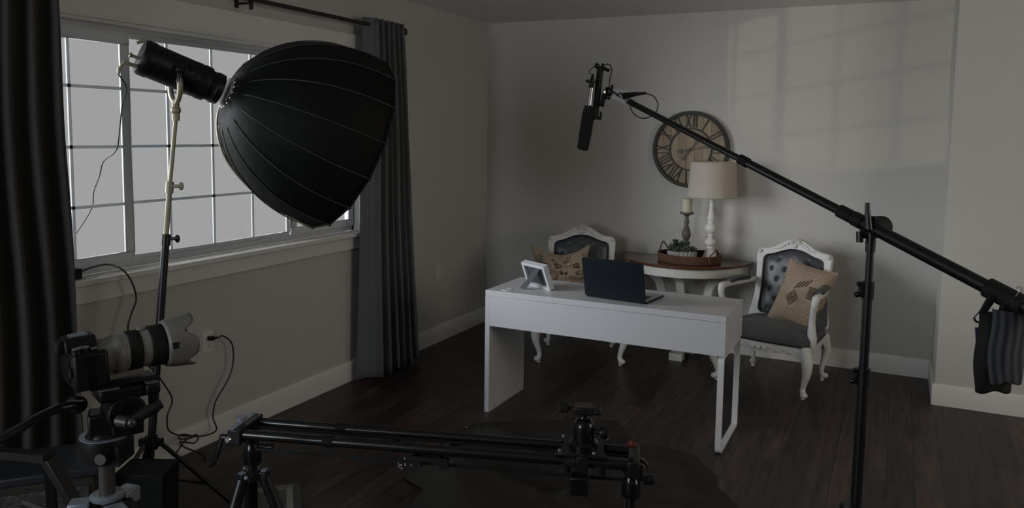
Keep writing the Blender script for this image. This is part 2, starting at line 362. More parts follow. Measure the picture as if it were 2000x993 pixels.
# ------------------------------------------------------------ desk
DX, DY, DW, DD, DH = 1.0863, -2.0675, 1.42, .50, .75
dk = thing('desk', 'white rectangular desk with a panel left end and looped metal right leg', 'desk', (DX+DW/2, DY+DD/2, 0))
h = DW/2; e = DD/2
MB().b2((-h, -e, DH-.034), (h, e, DH)).build('desktop', 'desk', dk, bevel=.0015)
MB().b2((-h+.030, -e+.0, .534), (h-.0, -e+.018, DH-.035)).build('front_panel', 'desk', dk, bevel=.001)
MB().b2((-h, -e, 0), (-h+.030, e, DH-.0345)).build('side_panel', 'desk', dk, bevel=.001)
MB().b2((h-.018, -e+.018, .534), (h, e, DH-.035)).build('end_panel', 'desk', dk, bevel=.001)
MB().b2((-h+.03, e-.018, .60), (h-.018, e, DH-.035)).b2((-h+.03, -e+.018, .60), (h-.018, e-.018, .612)).build('drawer_box', 'desk', dk)
lg = MB(); prof = []
rr = .03
def rrect(y0, y1, z0, z1, r, n=5):
    P = []
    for (cy_, cz_, a0) in ((y1-r, z0+r, -PI/2), (y1-r, z1-r, 0), (y0+r, z1-r, PI/2), (y0+r, z0+r, PI)):
        for i in range(n+1): a = a0+PI/2*i/n; P.append((cy_+r*math.cos(a), cz_+r*math.sin(a)))
    return P
lg.ring(rrect(-e+.002, e-.01, 0, .534, .035), rrect(-e+.016, e-.024, .014, .520, .022), h-.034, h-.002, lambda u, v, t: Vector((t, u, v)))
lg.build('leg', 'deskmetal', dk, bevel=.001)
cp = MB(); cc = (1.193-DX-h, -1.992-DY-e)
cp.ring([(.032*math.cos(a*PI/16), .032*math.sin(a*PI/16)) for a in range(32)], [(.022*math.cos(a*PI/16), .022*math.sin(a*PI/16)) for a in range(32)], DH, DH+.003, lambda u, v, t: Vector((cc[0]+u, cc[1]+v, t)))
cp.lathe([(.022, 0), (.022, .0012)], (cc[0], cc[1], DH))
cp.build('cable_grommet', 'deskmetal', dk)

# picture frame
fa = math.atan2(-.104, .20)
pf = thing('picture_frame', 'white box picture frame seen from behind with grey easel back, on desk', 'picture frame', (1.245, -1.805, DH), (0, 0, fa))
lean = math.radians(-21)   # top tips towards the easel leg (local -y)
RL = Matrix.Rotation(lean*-1, 3, 'X')
def fr(u, v, t): return RL @ Vector((u, t, v))
o4 = [(0, 0), (.218, 0), (.218, .160), (0, .160)]; i4 = [(.018, .018), (.200, .018), (.200, .142), (.018, .142)]
MB().ring(o4, i4, 0, .036, fr).build('frame', 'desk', pf, bevel=.001)
MB().prism(i4, .018, .022, fr).build('backing', 'grey', pf)
top_ = fr(.135, .128, .014); 
ft = Vector((.085, -.105, .003))
l_ = MB(); d_ = Vector((.028, 0, 0))
l_.add([ft-d_, ft+d_, top_+d_*.8, top_-d_*.8, ft-d_+Vector((0, .004, .004)), ft+d_+Vector((0, .004, .004)), top_+d_*.8+Vector((0, .004, .0)), top_-d_*.8+Vector((0, .004, 0))], [(0,1,2,3),(7,6,5,4),(0,4,5,1),(1,5,6,2),(2,6,7,3),(3,7,4,0)])
l_.build('easel_leg', 'grey', pf)

# laptop
la = math.atan2(-.05, .381)
lp = thing('laptop', 'open dark navy laptop seen from behind, standing on the white desk', 'laptop', (1.865, -1.975, DH), (0, 0, la))
def rr2(w, d, r, n=5):
    P = []
    for cx_, cy_, a0 in ((w-r, r, -PI/2), (w-r, d-r, 0), (-w+r, d-r, PI/2), (-w+r, r, PI)):
        for i in range(n+1): a = a0+PI/2*i/n; P.append((cx_+r*math.cos(a), cy_+r*math.sin(a)))
    return P
MB().prism(rr2(.19, .255, .014), .002, .013, lambda u, v, t: Vector((u, v+.012, t))).build('base', 'laptop', lp, bevel=.002)
MB().prism(rr2(.186, .247, .012), .013, .0145, lambda u, v, t: Vector((u, v+.015, t))).build('keyboard_deck', 'keydeck', lp)
kb = MB()
for j in range(5):
    for i in range(14): kb.box((-.145+i*.0223, .075+j*.02, .0152), (.018, .016, .0015))
kb.build('keyboard', 'blackplastic', lp)
la2 = math.radians(13)
RS = Matrix.Rotation(la2, 3, 'X')
scr = MB().prism(rr2(.19, .240, .016), 0, .007, lambda u, v, t: RS @ Vector((u, t-.002, v+.003))+Vector((0, .006, .003))).build('lid', 'laptop', lp, bevel=.002)
MB().prism(rr2(.178, .218, .004), .007, .0075, lambda u, v, t: RS @ Vector((u, t-.002, v+.014))+Vector((0, .006, .003))).build('screen', 'gloss', lp)
MB().cyl((-.14, .010, .012), (.14, .010, .012), .006).build('hinge', 'blackplastic', lp)

# ------------------------------------------------------------ armchairs
def mirror(P): return [(-x, y, z) for x, y, z in P]
def back_y(z): return .215+max(0, z-.36)*.17
def make_chair(label, loc, rz):
    c = thing('armchair', label, 'armchair', loc, (0, 0, rz), 'white carved armchairs with grey upholstery')
    # outline of the backrest, sampled round
    right = [(0, .962), (.035, .958), (.075, .942), (.115, .918), (.155, .895), (.195, .884), (.232, .880), (.258, .866), (.268, .838), (.266, .79), (.260, .72), (.256, .65), (.256, .58), (.262, .51), (.276, .44), (.285, .39), (.270, .365), (.20, .355), (.10, .352), (0, .352)]
    inner = [(0, .888), (.035, .885), (.070, .876), (.105, .862), (.140, .848), (.172, .840), (.195, .832), (.208, .818), (.213, .795), (.213, .75), (.211, .70), (.209, .65), (.209, .58), (.213, .51), (.216, .46), (.205, .432), (.185, .424), (.14, .420), (.07, .418), (0, .418)]
    sp1 = [(p.x, p.y) for p in spline([(a, b, 0) for a, b in right], 3)]; sp2 = [(p.x, p.y) for p in spline([(a, b, 0) for a, b in inner], 3)]
    O = sp1+[(-x, z) for x, z in sp1[-2:0:-1]]; I = sp2+[(-x, z) for x, z in sp2[-2:0:-1]]
    fnb = lambda u, v, t: Vector((u, back_y(v)+t-.25*u*u, v))
    MB().ring(O, I, -.022, .028, fnb).build('back_frame', 'cream', c, bevel=.008)
    # tufted back cushion, front and rear skins
    tufts = [(x*.100+(.050 if r % 2 else 0), .815-r*.072) for r in range(6) for x in (-2, -1, 0, 1)]
    tufts = [(x, z) for x, z in tufts if abs(x) < .17]
    def half(z):
        P = inner
        for k in range(len(P)-1):
            if P[k+1][1] <= z <= P[k][1] and P[k][0] > .15: 
                t = (z-P[k+1][1])/max(1e-6, P[k][1]-P[k+1][1]); return P[k+1][0]*(1-t)+P[k][0]*t
        return .21
    def top(x):
        x = abs(x)
        for k in range(7):
            if inner[k][0] <= x <= inner[k+1][0]: t = (x-inner[k][0])/(inner[k+1][0]-inner[k][0]); return inner[k][1]*(1-t)+inner[k+1][1]*t
        return .82
    def padf(side):
        def fn(a, b):
            u = a*2-1; z0 = .416; x = u*.213; z1 = top(x*.985)
            z = z0+(z1-z0)*b; x = u*min(.214, half(min(.815, max(.435, z))))+.0
            edge = (1-abs(u)**5)*(1-abs(2*b-1)**6)
            bul = (.034 if side < 0 else .012)*edge
            if side < 0:
                for tx, tz in tufts:
                    d2 = (x-tx)**2+(z-tz)**2; bul -= .014*math.exp(-d2/.00009)*edge
                    d1 = math.sqrt(d2); bul -= .006*math.exp(-d1/.016)*edge
            return Vector((x, back_y(z)+side*(.006+bul)-.25*x*x, z))
        return fn
    pad = MB().grid(padf(-1), 64, 64).build('backrest', 'leather', c, sharp=180)
    MB().grid(padf(1), 24, 24).build('back_panel', 'seatfab', c, sharp=180)
    for tx, tz in tufts: MB().ball((tx, back_y(tz)-.018-.25*tx*tx, tz), .008, (1, .5, 1), 8, 5).build('tuft_button', 'leather', pad)
    MB().tube([fnb(u*1.0, v, -.024) for u, v in I], .004, 6, closed=True).build('piping', 'black', pad)
    # crest carving
    cv = MB()
    for i in range(-3, 4):
        a = i*.42; cv.ball((.034*math.sin(a), back_y(.93)-.026, .925+.034*math.cos(a)), .013, (.55, .7, 1.5), 8, 6, Matrix.Rotation(a, 3, 'Y'))
    cv.ball((0, back_y(.92)-.03, .915), .016, (1, .6, 1)); cv.build('crest_shell', 'cream', c)
    for sg in (-1, 1):
        cv = MB(); cv.tube([(sg*(.05+.02*k), back_y(.93-.008*k)-.026-.25*(.05+.02*k)**2, .925-.010*k+.006*math.sin(k*1.7)) for k in range(6)], [.010, .009, .010, .008, .007, .004], 8)
        MB().ball((sg*.245, back_y(.855)-.045, .858), .014, (1, .6, 1)).build('corner_rosette', 'cream', c); cv.build('crest_scroll', 'cream', c)
    # seat
    def seatpoly(s=1, n=10):
        P = []
        cor = [(.315, -.245, .06), (.262, .235, .05), (-.262, .235, .05), (-.315, -.245, .06)]
        fr_ = [(x*.29, -.275-.02*math.cos(x*PI/2)) for x in (-1, -.75, -.5, -.25, 0, .25, .5, .75, 1)]
        P += fr_+[(.318, -.25), (.325, -.215), (.314, -.10), (.298, .02), (.282, .12), (.268, .20), (.245, .225)]
        P += [(x*.245, .23) for x in (.5, 0, -.5)]+[(-.245, .225), (-.268, .20), (-.282, .12), (-.298, .02), (-.314, -.10), (-.325, -.215), (-.318, -.25)]
        return [(x*s, y*s) for x, y in P]
    st = MB(); sp_ = seatpoly(); lay = [(.99, .335), (1.0, .350), (1.0, .372), (.975, .392), (.90, .408), (.75, .420), (.5, .430), (.22, .435)]
    n = len(sp_); vs = []
    for s_, z in lay: vs += [Vector((x*s_, y*s_-.01*(1-s_), z+ (0 if s_ > .98 else .004*math.cos(x*6)))) for x, y in sp_]
    fs = [tuple(range(n-1, -1, -1)), tuple((len(lay)-1)*n+k for k in range(n))]
    for i in range(len(lay)-1): fs += [(i*n+k, i*n+(k+1) % n, (i+1)*n+(k+1) % n, (i+1)*n+k) for k in range(n)]
    st.add(vs, fs); seat = st.build('seat', 'seatfab', c, sharp=60)
    MB().tube([(x*1.005, y*1.005, .338) for x, y in sp_], .0045, 6, closed=True).build('piping', 'black', seat)
    # apron: wavy lower edge on each side
    ap = MB()
    def low(s_): return .272-.018*math.exp(-((s_-.5)/.12)**2)+.02*abs(math.sin(PI*s_*3))*.4+(-.035)*(max(0, abs(s_-.5)-.36)/.14)
    def rail(a, b, bow):
        a = Vector(a); b = Vector(b); K = 24; nn = Vector((b.y-a.y, a.x-b.x, 0)).normalized(); out = []
        for k in range(K+1):
            s_ = k/K; p = a.lerp(b, s_)+nn*bow*math.sin(PI*s_)
            out.append((p-nn*.0+Vector((0, 0, .334)), p+Vector((0, 0, low(s_))), p-nn*.028+Vector((0, 0, low(s_))), p-nn*.028+Vector((0, 0, .334))))
        vs = [q for r in out for q in r]; fs = [(3, 2, 1, 0), (4*K, 4*K+1, 4*K+2, 4*K+3)]
        for k in range(K):
            for q in range(4): fs.append((4*k+q, 4*k+(q+1) % 4, 4*k+4+(q+1) % 4, 4*k+4+q))
        ap.add(vs, fs)
    rail((-.30, -.268, 0), (.30, -.268, 0), .022); rail((.314, -.24, 0), (.268, .21, 0), .004); rail((-.268, .21, 0), (-.314, -.24, 0), .004); rail((.25, .232, 0), (-.25, .232, 0), 0)
    apo = ap.build('seat_rail', 'cream', c, bevel=.003)
    ca = MB()
    for k in range(-6, 7):
        x = k*.040; y = -.290+.30*x*x
        if abs(k) < 2: ca.ball((x, y-.004, .298), .017, (1.1, .5, 1.1), 10, 6)
        else: ca.ball((x, y, .300+.008*(-1)**k), .013, (1.5, .5, .8), 8, 6, Matrix.Rotation(.6*(-1)**k, 3, 'Y'))
    ca.build('rail_carving', 'cream', apo)
    # cabriole legs
    def leg(sx, front):
        if front: P = [(.300, -.255, .335), (.312, -.268, .29), (.325, -.282, .23), (.322, -.280, .17), (.306, -.266, .11), (.296, -.258, .065), (.300, -.266, .04), (.312, -.280, .03)]; R = [.030, .036, .036, .028, .020, .0165, .019, .019]
        else: P = [(.258, .222, .335), (.262, .228, .29), (.266, .238, .23), (.262, .236, .17), (.252, .222, .11), (.248, .222, .065), (.254, .236, .04), (.262, .250, .03)]; R = [.026, .030, .030, .024, .018, .015, .018, .018]
        P = [(sx*x, y, z) for x, y, z in P]; Q = spline(P, 4); RR = []
        for i in range(len(Q)): t = i/4; k = min(int(t), len(R)-2); RR.append(R[k]+(R[k+1]-R[k])*(t-k))
        m = MB().tube(Q, RR, 12)
        fx, fy = P[-1][0], P[-1][1]
        m.ball((fx, fy, .032), .024, (1, .9, .8)); m.lathe([(.011, 0), (.013, .006), (.012, .014), (.016, .02)], (P[5][0]+(.004*sx), P[5][1]-(.006 if front else -.008), 0), seg=12)
        if front: m.ball((sx*.318, -.292, .262), .018, (1, .6, 1.3))
        m.build('leg', 'cream', c)
    for sx in (1, -1): leg(sx, True); leg(sx, False)
    # arms
    for sx in (1, -1):
        P = [(sx*x, y, z) for x, y, z in [(.258, .215, .655), (.285, .12, .650), (.306, .02, .648), (.318, -.08, .650), (.324, -.150, .652), (.326, -.185, .640), (.322, -.198, .605), (.312, -.186, .55), (.306, -.176, .49), (.312, -.190, .43), (.322, -.205, .38), (.318, -.208, .335)]]
        R = [.018, .018, .018, .019, .024, .025, .021, .019, .021, .027, .030, .026]; Q = spline(P, 4); RR = []
        for i in range(len(Q)): t = i/4; k = min(int(t), len(R)-2); RR.append(R[k]+(R[k+1]-R[k])*(t-k))
        a = MB().tube(Q, RR, 12).ball((sx*.326, -.178, .655), .026, (1, 1, .6)).build('arm', 'cream', c)
        pp = spline([(sx*.276, .15, .675), (sx*.292, .08, .680), (sx*.306, .0, .680), (sx*.316, -.09, .676)], 5)
        MB().tube(pp, [.014]+[.029]*(len(pp)-2)+[.016], 12, flat=.75).build('arm_pad', 'leather', a)
        sd = MB()
        sd.grid(lambda p, q: Vector((sx*(.275+.02*(1-p)-.012*q), -.02+.22*p, .41+(.23)*q*(.55+.45*p) if False else .40+.24*q*(.35+.65*p))), 12, 8)
        if sx > 0: sd.build('side_panel', 'seatfab', c, solid=.012, sharp=180)
    return c
chL = make_chair('white carved armchair behind the laptop, mostly hidden by the white desk', (1.14, -.605, 0), math.radians(20.9))
chR = make_chair('white carved armchair right of the half-moon table, grey seat fully visible', (2.572, -.57, 0), math.radians(-14.5))

# ------------------------------------------------------------ cushions
def pillow_fn(W, H, Tk, sag=0, tap=0):
    def fn(u, v, s):
        x = W/2*u*(1-.09*(1-v*v))*(1+tap*v); z = H/2*v*(1-.09*(1-u*u))
        z -= sag*(1-u*u)*max(0, v)
        return Vector((x, -s*Tk/2*(max(0, (1-u**4)*(1-v**4)))**.55, z))
    return fn
def make_cushion(label, mname, W, H, Tk, Mx, sag, decals, ink, tap=0):
    c = bpy.data.objects.new('throw_cushion', None); COL.objects.link(c)
    c.location = Mx.to_translation(); c.rotation_euler = Mx.to_euler(); tag(c, label, 'cushion', 'burlap throw cushions on the armchairs')
    f = pillow_fn(W, H, Tk, sag, tap)
    def cr(p, s): return f(p[0], p[1], s)+Vector((0, .003*noise.noise(Vector((p[0]*3, p[1]*3, s))), 0))
    m = MB(); m.grid(lambda a, b: cr((2*a-1, 2*b-1), 1), 70, 70); m.grid(lambda a, b: cr((2*a-1, 2*b-1), -1), 30, 30)
    body = m.build('cover', mname, c, sharp=180)
    E = [f(u, -1, 0) for u in [k/10-1 for k in range(20)]]+[f(1, v, 0) for v in [k/10-1 for k in range(20)]]+[f(-u, 1, 0) for u in [k/10-1 for k in range(20)]]+[f(-1, -v, 0) for v in [k/10-1 for k in range(20)]]
    MB().tube(E, .006, 8, closed=True).build('piping', mname, c)
    dm = {}
    for mat_, vs, fs in decals:
        d = dm.setdefault(mat_, MB())
        P = []
        for x, z in vs:
            u = max(-.97, min(.97, x*2/W/.95)); v = max(-.97, min(.97, z*2/H/.95))
            p = cr((u, v), 1); P.append(p+Vector((0, -.0022, 0)))
        d.add(P, fs)
    for k, d in dm.items(): d.build('print', k, body, sharp=180)
    return c
def D_ring(cx_, cz_, r, w_, n=20, sx=1, sz=1):
    vs = []; 
    for k in range(n): a = 2*PI*k/n; vs += [(cx_+r*sx*math.cos(a), cz_+r*sz*math.sin(a)), (cx_+(r-w_)*sx*math.cos(a), cz_+(r-w_)*sz*math.sin(a))]
    return vs, [(2*k, 2*k+1, (2*k+3) % (2*n), (2*k+2) % (2*n)) for k in range(n)]
def D_line(x0, z0, x1, z1, w_, n=6):
    dx, dz = x1-x0, z1-z0; L_ = math.hypot(dx, dz); nx, nz = -dz/L_*w_/2, dx/L_*w_/2; vs = []
    for k in range(n+1): t = k/n; vs += [(x0+dx*t+nx, z0+dz*t+nz), (x0+dx*t-nx, z0+dz*t-nz)]
    return vs, [(2*k, 2*k+1, 2*k+3, 2*k+2) for k in range(n)]
def D_petals(cx_, cz_, r, n=5, rot=0):
    vs = []; fs = []
    for k in range(n):
        a = 2*PI*k/n+rot; b = len(vs); px_, pz_ = math.cos(a), math.sin(a)
        vs += [(cx_+.15*r*px_, cz_+.15*r*pz_), (cx_+.6*r*px_-.28*r*pz_, cz_+.6*r*pz_+.28*r*px_), (cx_+r*px_, cz_+r*pz_), (cx_+.6*r*px_+.28*r*pz_, cz_+.6*r*pz_-.28*r*px_)]
        fs.append((b, b+1, b+2, b+3))
    return vs, fs
def D_text(body, x, z, size, rot=0):
    vs, fs = text_geo(body, size); c_, s_ = math.cos(rot), math.sin(rot)
    return [(x+v.x*c_-v.y*s_, z+v.x*s_+v.y*c_) for v in vs], fs
def D_fly(cx_, cz_, r):
    return [(cx_, cz_), (cx_-r, cz_+.7*r), (cx_-1.1*r, cz_), (cx_-.7*r, cz_-.6*r), (cx_+r, cz_+.7*r), (cx_+1.1*r, cz_), (cx_+.7*r, cz_-.6*r)], [(0, 1, 2, 3), (0, 6, 5, 4)]
def script(dec, x0, z0, x1, rows, dz, ink, slope=0, seed=0, w_=.0022):
    rg = random.Random(seed)
    for k in range(rows):
        x = x0
        while x < x1:
            l = rg.uniform(.012, .035); a = rg.uniform(-.003, .003)
            dec.append((ink, *D_line(x, z0-k*dz+slope*(x-x0)+a, min(x+l, x1), z0-k*dz+slope*(min(x+l, x1)-x0)-a, w_, 3))); x += l+rg.uniform(.006, .012)
dec = []
rg = random.Random(3)
dec.append(('ink', *D_text('PARIS', -.175, .062, .030))); dec.append(('ink', *D_text('PART', -.178, .085, .026)))
dec.append(('ink', *D_text('LONDON', .055, -.075, .040))); dec.append(('ink', *D_fly(.045, -.028, .026)))
for (x, z, r) in ((-.05, -.05, .050), (-.145, .01, .040), (.0, .045, .03)): dec.append(('ink', *D_ring(x, z, r, .005))); dec.append(('ink2', *D_ring(x, z, r*.72, .006)))
for (x, z, r, n_) in ((-.02, .075, .026, 6), (.02, -.02, .02, 5), (.135, .045, .032, 6), (-.10, .06, .02, 5), (-.07, -.03, .018, 5), (.15, -.02, .018, 5), (-.13, -.09, .02, 6), (.06, .10, .022, 5), (-.02, -.155, .02, 5)):
    dec.append(('ink', *D_petals(x, z, r, n_, x*20)))
for k in range(26):
    x, z = rg.uniform(-.19, .19), rg.uniform(-.15, .16)
    dec.append((rg.choice(('ink', 'ink2')), *(D_petals(x, z, rg.uniform(.010, .022), rg.choice((4, 5, 6)), x*30) if k % 3 else D_ring(x, z, rg.uniform(.012, .03), .004))))
script(dec, -.17, .125, .15, 3, .012, 'ink2', 0, 1); script(dec, .09, -.060, .19, 4, .012, 'ink', 0, 2); script(dec, -.19, -.14, -.05, 4, .012, 'ink2', 0, 3); script(dec, -.03, .045, .10, 4, .011, 'ink2', 0, 4); script(dec, .04, -.15, .19, 3, .012, 'ink', 0, 5)
MxL = Matrix.Translation((.975, -.635, .637)) @ Matrix.Rotation(math.radians(14), 4, 'Z') @ Matrix.Rotation(math.radians(-17), 4, 'X') @ Matrix.Rotation(math.radians(-2), 4, 'Y')
make_cushion('burlap cushion densely printed with flowers and lettering, behind the picture frame', 'burlap', .425, .41, .13, MxL, .068, dec, 'ink', .07)
dec = []
dec.append(('ink2', *D_ring(-.045, -.045, .034, .012, 20, .85, 1.1))); dec.append(('ink', *D_petals(-.045, -.045, .020, 6)))
dec.append(('ink', *D_ring(-.045, -.045, .052, .005, 4, .85, 1.1)))
for k in range(9): dec.append(('ink2' if k % 2 else 'ink', *D_line(.045, .065-.010*k, .145, .065-.010*k, .007, 4)))
dec.append(('ink2', *D_ring(.092, .028, .035, .006, 16))); dec.append(('ink', *D_petals(.10, .03, .024, 6)))
for k in range(4): dec.append(('ink', *D_line(-.05+.022*k, .025+.012*k, -.022+.022*k, .085+.012*k, .007, 3)))
for k in range(5): dec.append(('ink', *D_line(-.175, .085-.011*k, -.145, .085-.011*k, .006, 3)))
script(dec, -.13, .16, .14, 4, .020, 'ink2', .12, 11, .0018); script(dec, .0, -.03, .12, 5, .016, 'ink2', -.25, 12, .0018); script(dec, -.06, -.12, .13, 4, .016, 'ink2', .0, 13, .0018)
script(dec, -.14, -.02, -.09, 4, .018, 'ink2', 0, 14, .0018)
MxR = Matrix.Translation((2.728, -.52, .606)) @ Matrix.Rotation(math.radians(-8), 4, 'Z') @ Matrix.Rotation(math.radians(-20), 4, 'X') @ Matrix.Rotation(math.radians(13), 4, 'Y')
make_cushion('tan burlap cushion with sparse faded script, tilted on the right-hand armchair', 'burlap2', .33, .44, .13, MxR, .0, dec, 'ink')

# ------------------------------------------------------------ half-moon table
tb = thing('half_moon_table', 'half-moon console table with dark cherry top and cream curved legs, against wall', 'table', (1.81, -.02, 0))
def half_poly(a, b, n=40, y0=0): return [(a*math.cos(PI+PI*k/n), y0+b*math.sin(PI+PI*k/n)) for k in range(n+1)]
MB().prism(half_poly(.505, .535), .715, .737, lambda u, v, t: Vector((u, v, t))).build('tabletop', 'wood', tb, bevel=.006)
MB().prism(half_poly(.475, .505), .645, .716, lambda u, v, t: Vector((u, v-.0, t))).build('apron', 'tablewhite', tb, bevel=.003)
for ang in (180+9, 270, 360-9):
    a = math.radians(ang); d = Vector((math.cos(a), math.sin(a), 0)); sd = Vector((-d.y, d.x, 0))
    P = spline([Vector((.035, -.16, 0))+d*r+Vector((0, 0, z)) for r, z in (((.33, .646), (.27, .62), (.205, .56), (.175, .45), (.15, .33), (.11, .22), (.075, .12), (.055, .06), (.05, .0)) if ang != 270 else ((.28, .646), (.205, .61), (.165, .55), (.125, .45), (.085, .33), (.065, .22), (.085, .12), (.15, .06), (.215, .035)))], 5)
    n = len(P); vs = []
    for i, p in enumerate(P):
        t = (P[min(i+1, n-1)]-P[max(i-1, 0)]).normalized(); nn = t.cross(sd).normalized(); hw, th = (.030, .018) if ang == 270 else (.022, .032)
        vs += [p+sd*hw+nn*th, p-sd*hw+nn*th, p-sd*hw-nn*th, p+sd*hw-nn*th]
    fs = [(3, 2, 1, 0), (4*n-4, 4*n-3, 4*n-2, 4*n-1)]
    for i in range(n-1):
        for q in range(4): fs.append((4*i+q, 4*i+(q+1) % 4, 4*i+4+(q+1) % 4, 4*i+4+q))
    m = MB().add(vs, fs); fp = P[-1]
    if ang == 270: m.box((fp.x, fp.y, .028), (.09, .10, .056), Matrix.Rotation(a, 3, 'Z'))
    m.build('leg', 'tablewhite', tb, bevel=.003)
MB().lathe([(.055, .10), (.07, .12), (.07, .16), (.05, .18), (.045, .26), (.03, .28)], (.035, -.14, 0), seg=24).build('pedestal', 'tablewhite', tb)

# tray
TZ = .737; TC = Vector((1.885, -.275, TZ))
ty = thing('wicker_tray', 'oval brown wicker tray with two loop handles, on the half-moon table', 'tray', TC)
ta, tbb = .235, .200
def el(k, n, s=1): a = 2*PI*k/n; return (ta*s*math.cos(a), tbb*s*math.sin(a))
MB().prism([el(k, 40, .95) for k in range(40)], .001, .008, lambda u, v, t: Vector((u, v, t))).build('tray_bottom', 'wickerdark', ty)
wk = MB(); NS = 72
def weave(k, j):
    a = 2*PI*k/NS; s_ = .97+.03*(j/8); off = .0042*(1 if (k+j) % 2 else -1)
    return Vector(((ta*s_+off)*math.cos(a), (tbb*s_+off)*math.sin(a), .006+.056*j/8))
for j in range(9): wk.tube([weave(k, j) for k in range(NS)], .0042, 6, closed=True)
wk.build('woven_side', 'wicker', ty)
MB().ring([el(k, 48, 1.0) for k in range(48)], [el(k, 48, .965) for k in range(48)], .004, .062, lambda u, v, t: Vector((u*.985, v*.985, t))).build('side_lining', 'wickerdark', ty)
for a0, hh in ((PI*.86, .095), (-.50, .085)):
    c0 = Vector((ta*math.cos(a0-.22), tbb*math.sin(a0-.22), .02)); c1 = Vector((ta*math.cos(a0+.22), tbb*math.sin(a0+.22), .02)); md_ = (c0+c1)/2*1.06
    P = spline([c0*1.02, c0*1.03+Vector((0, 0, .045)), c0.lerp(md_, .5)*1.05+Vector((0, 0, hh*.85)), md_*1.03+Vector((0, 0, hh+.01)), c1.lerp(md_, .5)*1.05+Vector((0, 0, hh*.85)), c1*1.03+Vector((0, 0, .045)), c1*1.02], 6)
    MB().tube(P, .0055, 8).build('handle', 'wicker', ty)
# lamp
LP = Vector((2.028, -.215, TZ+.008))
lm = thing('table_lamp', 'white turned-wood table lamp with a drum shade, standing in the tray', 'lamp', LP)
MB().lathe([(.072, 0), (.074, .012), (.060, .022), (.058, .03), (.046, .055), (.032, .080), (.026, .092), (.030, .098), (.026, .106), (.022, .114), (.036, .124), (.041, .138), (.040, .152), (.028, .166), (.017, .176), (.016, .184), (.023, .190), (.023, .197), (.017, .204), (.022, .212), (.038, .226), (.043, .244), (.042, .256), (.034, .274), (.024, .286), (.028, .292), (.028, .298), (.024, .305), (.029, .322), (.026, .345), (.019, .375), (.015, .405), (.019, .415), (.019, .422), (.013, .440), (.017, .455), (.012, .47), (.012, .56)], seg=28).build('lamp_base', 'lampwhite', lm)
sh = MB(); SR0, SR1, SZ0, SZ1 = .186, .165, .488, .748
sh.ring([(SR0*math.cos(2*PI*k/48), SR0*math.sin(2*PI*k/48)) for k in range(48)], [((SR0-.002)*math.cos(2*PI*k/48), (SR0-.002)*math.sin(2*PI*k/48)) for k in range(48)], 0, 1, lambda u, v, t: Vector((u*(1+(SR1/SR0-1)*t), v*(1+(SR1/SR0-1)*t), SZ0+(SZ1-SZ0)*t)))
sho = sh.build('lamp_shade', 'shade', lm, sharp=60)
MB().tube([(SR0*math.cos(2*PI*k/48), SR0*math.sin(2*PI*k/48), SZ0) for k in range(48)], .0025, 6, closed=True).tube([(SR1*math.cos(2*PI*k/48), SR1*math.sin(2*PI*k/48), SZ1) for k in range(48)], .0025, 6, closed=True).build('shade_rim', 'shade', sho)
MB().cyl((0, 0, .52), (0, 0, .58), .018).ball((0, 0, .62), .030).build('bulb_socket', 'lampwhite', lm)
MB().tube([(SR1*.99, 0, SZ1-.01), (0, 0, SZ1-.02), (-SR1*.99, 0, SZ1-.01)], .002, 6).tube([(0, SR1*.99, SZ1-.01), (0, 0, SZ1-.02), (0, -SR1*.99, SZ1-.01)], .002, 6).cyl((0, 0, .60), (0, 0, SZ1+.012), .003).build('harp', 'bronze', lm)
# candlestick and candle
CP = Vector((1.843, -.215, TZ+.008))
cs = thing('candlestick', 'grey-brown carved wooden candlestick behind the succulents in the tray', 'candlestick', CP)
MB().lathe([(.055, 0), (.058, .01), (.050, .02), (.052, .028), (.042, .05), (.030, .085), (.020, .115), (.014, .130), (.012, .138), (.020, .145), (.028, .165), (.033, .190), (.033, .208), (.026, .226), (.022, .234), (.024, .240), (.017, .248), (.014, .262), (.020, .280), (.016, .305), (.012, .322), (.016, .330), (.022, .338), (.045, .346), (.053, .352), (.053, .359), (.048, .361)], seg=28).build('stem', 'carved', cs)
cr_ = MB()
for k in range(8): a = 2*PI*k/8; cr_.ball((.028*math.cos(a), .028*math.sin(a), .19), .009, (.8, .8, 2.6), 6, 6)
cr_.build('carving', 'carved', cs)
cn = MB().lathe([(.036, 0), (.038, .004), (.038, .098), (.035, .103), (.030, .101), (.008, .098)], CP+Vector((0, 0, .361)), seg=32).cyl(CP+Vector((0, 0, .458)), CP+Vector((0, 0, .468)), .0015)
tag(cn.build('pillar_candle', 'candle'), 'ivory pillar candle standing on the carved candlestick', 'candle')
